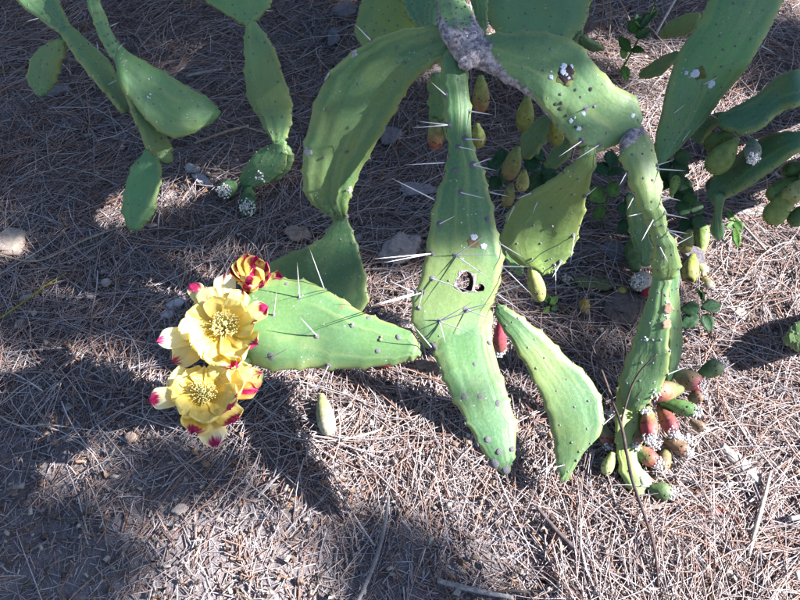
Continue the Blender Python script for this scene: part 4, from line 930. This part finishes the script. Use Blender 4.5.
twig('grey weathered stick behind the left cactus pad', [(188, 84, .010), (206, 80, .010), (224, 76, .008)], [.0030, .0044, .0034], (0.34, 0.32, 0.33))
twig('pale curved stalk lying on the litter below the flower pad', [(342, 446, .010), (362, 442, .012), (380, 436, .010)], [.0012, .0022, .0014], (0.60, 0.54, 0.48))
for i, (x0, y0, x1, y1) in enumerate(((604, -6, 596, 44), (609, -6, 608, 42), (616, -6, 634, 34), (420, -6, 402, 30), (414, -4, 398, 44))):
    pts = [P(x0, y0, .20), P((x0 + x1) / 2 + 2, (y0 + y1) / 2, .10), G(x1, y1, .004)]
    lab = ['dry grey stalk at the top edge, leftmost of three beside the dark pad', 'dry grey stalk at the top edge, middle one of three', 'dry grey stalk at the top edge, rightmost and slanting', 'thin brown stalk curving in front of the yellow green pad at the top', 'thin pale stalk leaning in front of the yellow green pad at the top'][i]
    t = thing('dry_stalk', pts[-1], lab, 'stalk', 'dry stalks at the top edge'); tube('stalk', pts, [.0014, .0018, .0018], M_WOOD, (0.30, 0.26, 0.24) if i < 3 else (0.26, 0.2, 0.1), t)
def sl(px, py): return G(px, py)
stone('flat_stone', G(402, 254), .036, .028, .022, 0.5, (0.36, 0.30, 0.285), 'flat angular grey-pink stone lying between the two hanging pads', jag=0.75, tilt=0.35)
stone('stone', G(299, 240), .024, .018, .016, 0.2, (0.30, 0.22, 0.18), 'brown stone behind the pad under the flowers', jag=0.6)
stone('stone', G(418, 194), .038, .018, .012, 0.1, (0.30, 0.27, 0.29), 'grey stone in the shade left of the centre pad', jag=0.6)
stone('stone', G(392, 140), .026, .02, .012, 1.1, (0.22, 0.20, 0.22), 'dim grey stone between the upper hanging pads', jag=0.6)
stone('pebble', G(107, 287), .010, .009, .008, 0.3, (0.42, 0.36, 0.32), 'pale pebble in the shaded litter left of the flowers', jag=0.4)
stone('pebble', G(22, 327), .011, .009, .007, 0.8, (0.36, 0.28, 0.24), 'reddish pebble close to the left edge', jag=0.4)
stone('pebble', G(133, 440), .009, .009, .007, 0.1, (0.44, 0.31, 0.25), 'pinkish pebble lying lower left of the flowers', jag=0.4)
stone('pebble', G(28, 300), .014, .010, .007, 0.5, (0.34, 0.30, 0.30), 'flat greyish pebble at the left edge near the grass stalk', jag=0.45)
stone('pebble', G(12, 246), .030, .038, .012, 0.4, (0.44, 0.36, 0.30), 'pale sandy stone standing in for a sunlit patch at the left edge', jag=0.4)  # pale stone added in place of a sunlit patch of sand
stone('bark_flake', G(181, 512), .012, .007, .004, 0.4, (0.50, 0.40, 0.35), 'tan bark flake at lower left below the flowers', 'bark', jag=0.6)
stone('stone', G(176, 308), .017, .010, .008, 0.5, (0.50, 0.48, 0.50), 'pale grey stone touching the left side of the flowers', jag=0.65)
stone('stone', G(168, 318), .012, .008, .006, 0.1, (0.54, 0.52, 0.54), 'small whitish stone just left of the flowers', jag=0.65)
stone('stone', G(193, 172), .018, .010, .008, 2.5, (0.52, 0.50, 0.50), 'whitish stone right of the lowest left pad, upper one', jag=0.6)
stone('stone', G(203, 184), .024, .012, .008, 2.3, (0.42, 0.40, 0.42), 'greyish flat stone right of the lowest left pad, lower one', jag=0.6)
stone('stone', G(60, 95), .030, .015, .010, 0.2, (0.20, 0.19, 0.20), 'dull grey stone below the small dark left pad', jag=0.6)
stone('stone', G(345, 16), .034, .028, .020, 0.2, (0.17, 0.16, 0.18), 'grey stone in deep shade beside the yellow green pad', jag=0.6)
stone('stone', G(335, 42), .034, .016, .014, 1.6, (0.20, 0.19, 0.21), 'pale grey stone lying below another near the top', jag=0.7)
stone('bark_piece', G(741, 470), .012, .042, .008, 0.55, (0.40, 0.36, 0.34), 'long grey bark piece on the sunny litter at right', 'bark', M_WOOD, 0.6)
stone('bark_strip', G(707, 513), .024, .006, .003, -0.05, (0.34, 0.12, 0.10), 'thin reddish bark strip lying below the fallen fruits', 'bark', M_WOOD, 0.4)
stone('bark_piece', G(752, 465), .012, .018, .006, 2.2, (0.20, 0.16, 0.15), 'short dark bark piece beside the long grey one', 'bark', M_WOOD, 0.6)
stone('dead_pad', G(623, 308), .040, .034, .012, 0.4, (0.14, 0.115, 0.11), 'dead dark shrivelled pad lying left of the arching pads', 'dead pad', M_WOOD, 0.45)
stone('dead_pad', G(614, 256), .034, .022, .010, -0.4, (0.22, 0.19, 0.20), 'grey dead pad on the dark litter under the sunlit pads', 'dead pad', M_WOOD, 0.5)
stone('dead_pad', G(594, 288), .040, .014, .010, -0.1, (0.16, 0.17, 0.09), 'narrow olive dead pad lying under the sunlit pads', 'dead pad', M_WOOD, 0.4)
stone('dead_pad', G(690, 262), .022, .032, .016, 0.5, (0.19, 0.17, 0.19), 'withered grey pad right behind the arching neck', 'dead pad', M_WOOD, 0.5)
stone('bark_piece', G(428, 372), .022, .018, .012, 0.3, (0.26, 0.18, 0.14), 'brown bark lump below the joint of the flower pad', 'bark', M_WOOD, 0.6)
stone('bark_piece', G(742, 318), .012, .022, .006, 0.9, (0.46, 0.38, 0.33), 'pale bark bit on the sunny litter right of the weed', 'bark', M_WOOD, 0.6)
stone('bark_piece', G(752, 215), .030, .012, .006, 0.2, (0.44, 0.40, 0.38), 'light bark bit below the hanging green fruits', 'bark', M_WOOD, 0.6)
def fallen(label, a, b, r, c0, c1, **k):
    t = thing('fallen_fruit', a, label, 'fruit', 'fallen fruits'); fruit(t, a, b, r, c0, c1, name='flesh', **k); return t
fallen('pale yellow dried fruit on the litter below the flower pad', G(322, 402, .026), G(330, 440, .020), .015, (0.34, 0.36, 0.16), (0.52, 0.45, 0.32), crater=False, dots=0)
fallen('dark green glossy fruit left of the arching neck', G(632, 282, .03), G(630, 254, .045), .020, (0.10, 0.17, 0.06), (0.06, 0.12, 0.04), dots=6)
fallen('cut fruit with whitish open face left of the arching pads', G(646, 284, .015), G(632, 298, .045), .019, (0.20, 0.20, 0.10), (0.42, 0.38, 0.34), dots=4, woolc=20)
fallen('small crimson fruit beside the cut fruit', G(645, 296, .03), G(643, 306, .03), .010, (0.30, 0.04, 0.06), (0.42, 0.02, 0.06), dots=2)
fallen('small yellow fruit left of the cut fruit', G(626, 292, .012), G(617, 298, .012), .010, (0.36, 0.30, 0.06), (0.40, 0.34, 0.08), dots=3)
fallen('bright green upright fruit on the litter right of the arching neck', G(700, 258, .01), G(697, 236, .035), .015, (0.26, 0.34, 0.08), (0.10, 0.18, 0.05), dots=8)
fallen('round yellowish fruit with dark dots behind the right dark face', G(690, 262, .02), G(686, 286, .015), .017, (0.22, 0.26, 0.06), (0.30, 0.30, 0.08), dots=10)
fallen('pale cream fruit right of the arching pads', G(694, 268, .012), G(704, 278, .012), .012, (0.46, 0.46, 0.22), (0.55, 0.52, 0.30), dots=3)
fallen('mottled yellow grey fruit beside the pale cream fruit', G(702, 282, .012), G(708, 294, .012), .012, (0.36, 0.30, 0.10), (0.30, 0.28, 0.24), dots=6)
fallen('dark green fruit with white wool below the fruit cluster', G(646, 492, .016), G(668, 498, .016), .014, (0.10, 0.17, 0.06), (0.12, 0.17, 0.08), dots=4, woolc=22)
fallen('bleached pale fruit at the tip of the withered pad', G(634, 472, .014), G(644, 492, .014), .013, (0.50, 0.50, 0.26), (0.66, 0.64, 0.46), dots=0, crater=False)
fallen('yellowed fruit standing below the sunlit hanging pad', G(584, 318, .01), G(582, 306, .02), .010, (0.40, 0.30, 0.08), (0.36, 0.24, 0.06), dots=2)
fallen('small red fruit under the edge of the flower pad', G(392, 372, .02), G(380, 366, .02), .010, (0.36, 0.02, 0.05), (0.30, 0.02, 0.05), dots=0)
wt = thing('wool_tuft', G(680, 492), 'ragged white wool tuft on the litter beside the dark fruit', 'wool'); wool(wt, G(676, 494, .008), .014, 34, name='wool')
wt2 = thing('wool_tuft', G(557, 284), 'small white dried blossom under the sunlit hanging pad', 'wool'); wool(wt2, G(566, 286, .02), .010, 22, (0.5, 0.45, 0.42), name='wool')
bl = thing('dead_leaf', G(694, 492), 'curled orange brown dead leaf right of the wool tuft', 'leaf')
leaf(bl, G(688, 490, .006), G(701, 496, .014), .016, Vector((0.2, -.2, 1)), (0.30, 0.14, 0.06), name='blade', fold=0.7)

# ================================================================== UNSEEN PINE overhead, its foliage clumps placed to throw the shade patches
tree = thing('shade_pine', (3.9, 5.4, 0), 'unseen pine outside the frame, its boughs placed to dapple the ground with shade', 'tree')
trunk_pts = [Vector((3.9, 5.4, -0.1)), Vector((3.9, 5.35, 1.2)), Vector((3.86, 5.25, 2.6)), Vector((3.8, 5.2, 4.4))]
tube('trunk', trunk_pts, [0.16, 0.13, 0.11, 0.07], M_BARK, (0.14, 0.10, 0.08), tree, n=14, rough=0.3)
SH_T = [  # each bough is placed to throw its shadow here: sight px, py, height of what it shades, bough height, clump radius
    (735, 20, .42, 2.7, .20), (690, 90, .36, 2.9, .13), (640, 10, 0, 2.9, .17), (770, 90, .32, 2.6, .11), (760, 150, .28, 2.7, .09), (800, 60, 0, 2.8, .16), (570, 10, .3, 2.8, .13),
    (10, 20, 0, 2.9, .26), (70, 60, 0, 2.7, .18), (300, 40, 0, 3.0, .24), (25, 130, 0, 2.8, .22), (110, 140, 0, 2.6, .16), (340, 120, 0, 2.9, .13), (240, 105, 0, 2.8, .12), (180, 10, 0, 2.9, .12),
    (175, 232, 0, 2.7, .05), (218, 225, 0, 2.7, .05), (105, 325, 0, 2.6, .045), (15, 212, 0, 2.6, .06), (20, 308, 0, 2.6, .06), (178, 345, 0, 2.6, .035), (255, 310, 0, 2.6, .035), (28, 342, 0, 2.6, .03), (150, 335, 0, 2.6, .03), (42, 230, 0, 2.6, .05), (130, 255, 0, 2.6, .04), (290, 225, 0, 2.7, .06), (350, 225, 0, 2.7, .06), (225, 160, 0, 2.8, .07), (270, 270, 0, 2.7, .05),
    (500, 105, 0, 2.8, .10), (560, 185, 0, 2.7, .07), (515, 190, 0, 2.7, .07), (532, 130, 0, 2.8, .09), (485, 150, 0, 2.8, .08), (465, 200, 0, 2.7, .06), (560, 232, 0, 2.7, .07), (520, 250, 0, 2.7, .06), (580, 80, 0, 2.8, .07), (600, 200, 0, 2.7, .06), (440, 110, 0, 2.8, .08), (400, 160, 0, 2.8, .07), (560, 310, 0, 2.6, .06), (600, 300, 0, 2.6, .06), (590, 370, 0, 2.6, .05), (545, 370, 0, 2.6, .045),
    (-20, 505, 0, 2.6, .06), (18, 575, 0, 2.7, .12), (155, 478, 0, 2.5, .05), (70, 560, 0, 2.6, .05), (372, 545, 0, 2.5, .04), (395, 575, 0, 2.5, .05), (425, 608, 0, 2.5, .05), (190, 470, 0, 2.5, .03), (420, 0, .3, 2.8, .14)]
Vt, Ft, o_ = [], [], 0
limb0 = Vector((3.86, 5.25, 2.6)); clumps = []
for px, py, zt, hb, rr in SH_T:
    g = P(px, py, zt); c = g + SUN * ((hb - zt) / SUN.z); clumps.append((c, rr))
hub = Vector((3.1, 1.5, 2.95)); hub2 = Vector((3.1, 0.6, 2.9)); hub3 = Vector((4.6, 2.45, 2.9))
tube('limb', [limb0, Vector((4.2, 3.7, 2.85)), hub3, Vector((4.9, 1.9, 2.85))], [0.05, 0.042, 0.02, 0.008], M_BARK, (0.16, 0.12, 0.10), tree, n=10, rough=0.3)
tube('limb', [limb0, Vector((3.1, 3.2, 2.85)), hub, hub2, Vector((3.1, 0.3, 2.8))], [0.05, 0.042, 0.03, 0.018, 0.008], M_BARK, (0.16, 0.12, 0.10), tree, n=10, rough=0.3)
for c, rr in clumps:
    n = int(2300 * (rr / 0.2) ** 2 * 1.25) + 60
    d = rng.normal(0, 1, (n, 3)); d /= np.linalg.norm(d, axis=1, keepdims=True)
    pos = np.array(c) + d * (rr * rng.random((n, 1)) ** 0.45) * np.array([1, 1, 0.7])
    ax = rng.normal(0, 1, (n, 3)) + d * 0.8; ax /= np.linalg.norm(ax, axis=1, keepdims=True); sd_ = np.cross(ax, rng.normal(0, 1, (n, 3))); sd_ /= np.linalg.norm(sd_, axis=1, keepdims=True)
    L = rng.uniform(0.05, 0.09, (n, 1)); w = 0.0026
    quad = np.stack([pos - sd_ * w, pos + sd_ * w, pos + ax * L + sd_ * w * 0.5, pos + ax * L - sd_ * w * 0.5], 1)
    Vt.append(quad.reshape(-1, 3)); Ft.append((np.arange(n)[:, None] * 4 + np.arange(4)[None] + o_)); o_ += n * 4
    a = hub3 if c.x > 4.2 else (hub if (c - hub).length < (c - hub2).length else hub2)
    tube('branch', [a, a.lerp(c, 0.5) + Vector((0, 0, 0.06)), c], [0.008, 0.005, 0.003], M_BARK, (0.16, 0.12, 0.10), tree, seg=3)
cro = link('shade_crown', np_mesh('shade_crown', np.concatenate(Vt), np.concatenate(Ft), M_PINE), None, tree, (0.05, 0.10, 0.04)); cro['kind'] = 'stuff'

# ================================================================== unseen bushes added beyond the upper and left edge to block sky light
def bush(loc, rx, ry, hz, n, label):
    b = thing('sky_block_bush', loc, label, 'bush', 'added bushes blocking sky light'); L0 = Vector(loc)
    for k in range(6):
        a = k * 1.05; tube('branch', [L0, L0 + Vector((rx * .4 * math.cos(a), ry * .4 * math.sin(a), hz * .5)), L0 + Vector((rx * .7 * math.cos(a), ry * .7 * math.sin(a), hz * .9))], [0.018, 0.012, 0.005], M_BARK, (0.13, 0.10, 0.08), b, seg=3)
    d = rng.normal(0, 1, (n, 3)); d /= np.linalg.norm(d, axis=1, keepdims=True); d[:, 2] = np.abs(d[:, 2])
    lump = 1 + 0.25 * np.sin(d[:, :1] * 7 + loc[0]) * np.sin(d[:, 1:2] * 6 + 1) + 0.15 * np.sin(d[:, 2:] * 9)
    pos = np.array(loc) + d * np.array([rx, ry, hz]) * (rng.random((n, 1)) ** 0.35) * lump
    ax = rng.normal(0, 1, (n, 3)); ax /= np.linalg.norm(ax, axis=1, keepdims=True); sd_ = np.cross(ax, rng.normal(0, 1, (n, 3))); sd_ /= np.linalg.norm(sd_, axis=1, keepdims=True)
    Lf = rng.uniform(0.05, 0.09, (n, 1)); w = Lf * 0.28
    q = np.stack([pos, pos + ax * Lf * 0.5 + sd_ * w, pos + ax * Lf, pos + ax * Lf * 0.5 - sd_ * w], 1)
    f = link('foliage', np_mesh('foliage', q.reshape(-1, 3), np.arange(n * 4).reshape(n, 4), M_PINE), None, b, (0.045, 0.09, 0.03)); f['kind'] = 'stuff'
bush((-1.5, 3.7, 0), .75, .6, 1.7, 9000, 'unseen bush added to block sky light beyond the top left corner')
bush((-0.1, 4.0, 0), .8, .6, 1.9, 9000, 'unseen bush added to block sky light beyond the top edge behind the centre cactus')
bush((1.5, 3.9, 0), .8, .6, 1.7, 9000, 'unseen bush added to block sky light beyond the top right corner')
bush((-2.4, 1.9, 0), .55, .8, 1.4, 8000, 'unseen bush added to block sky light beyond the left edge')
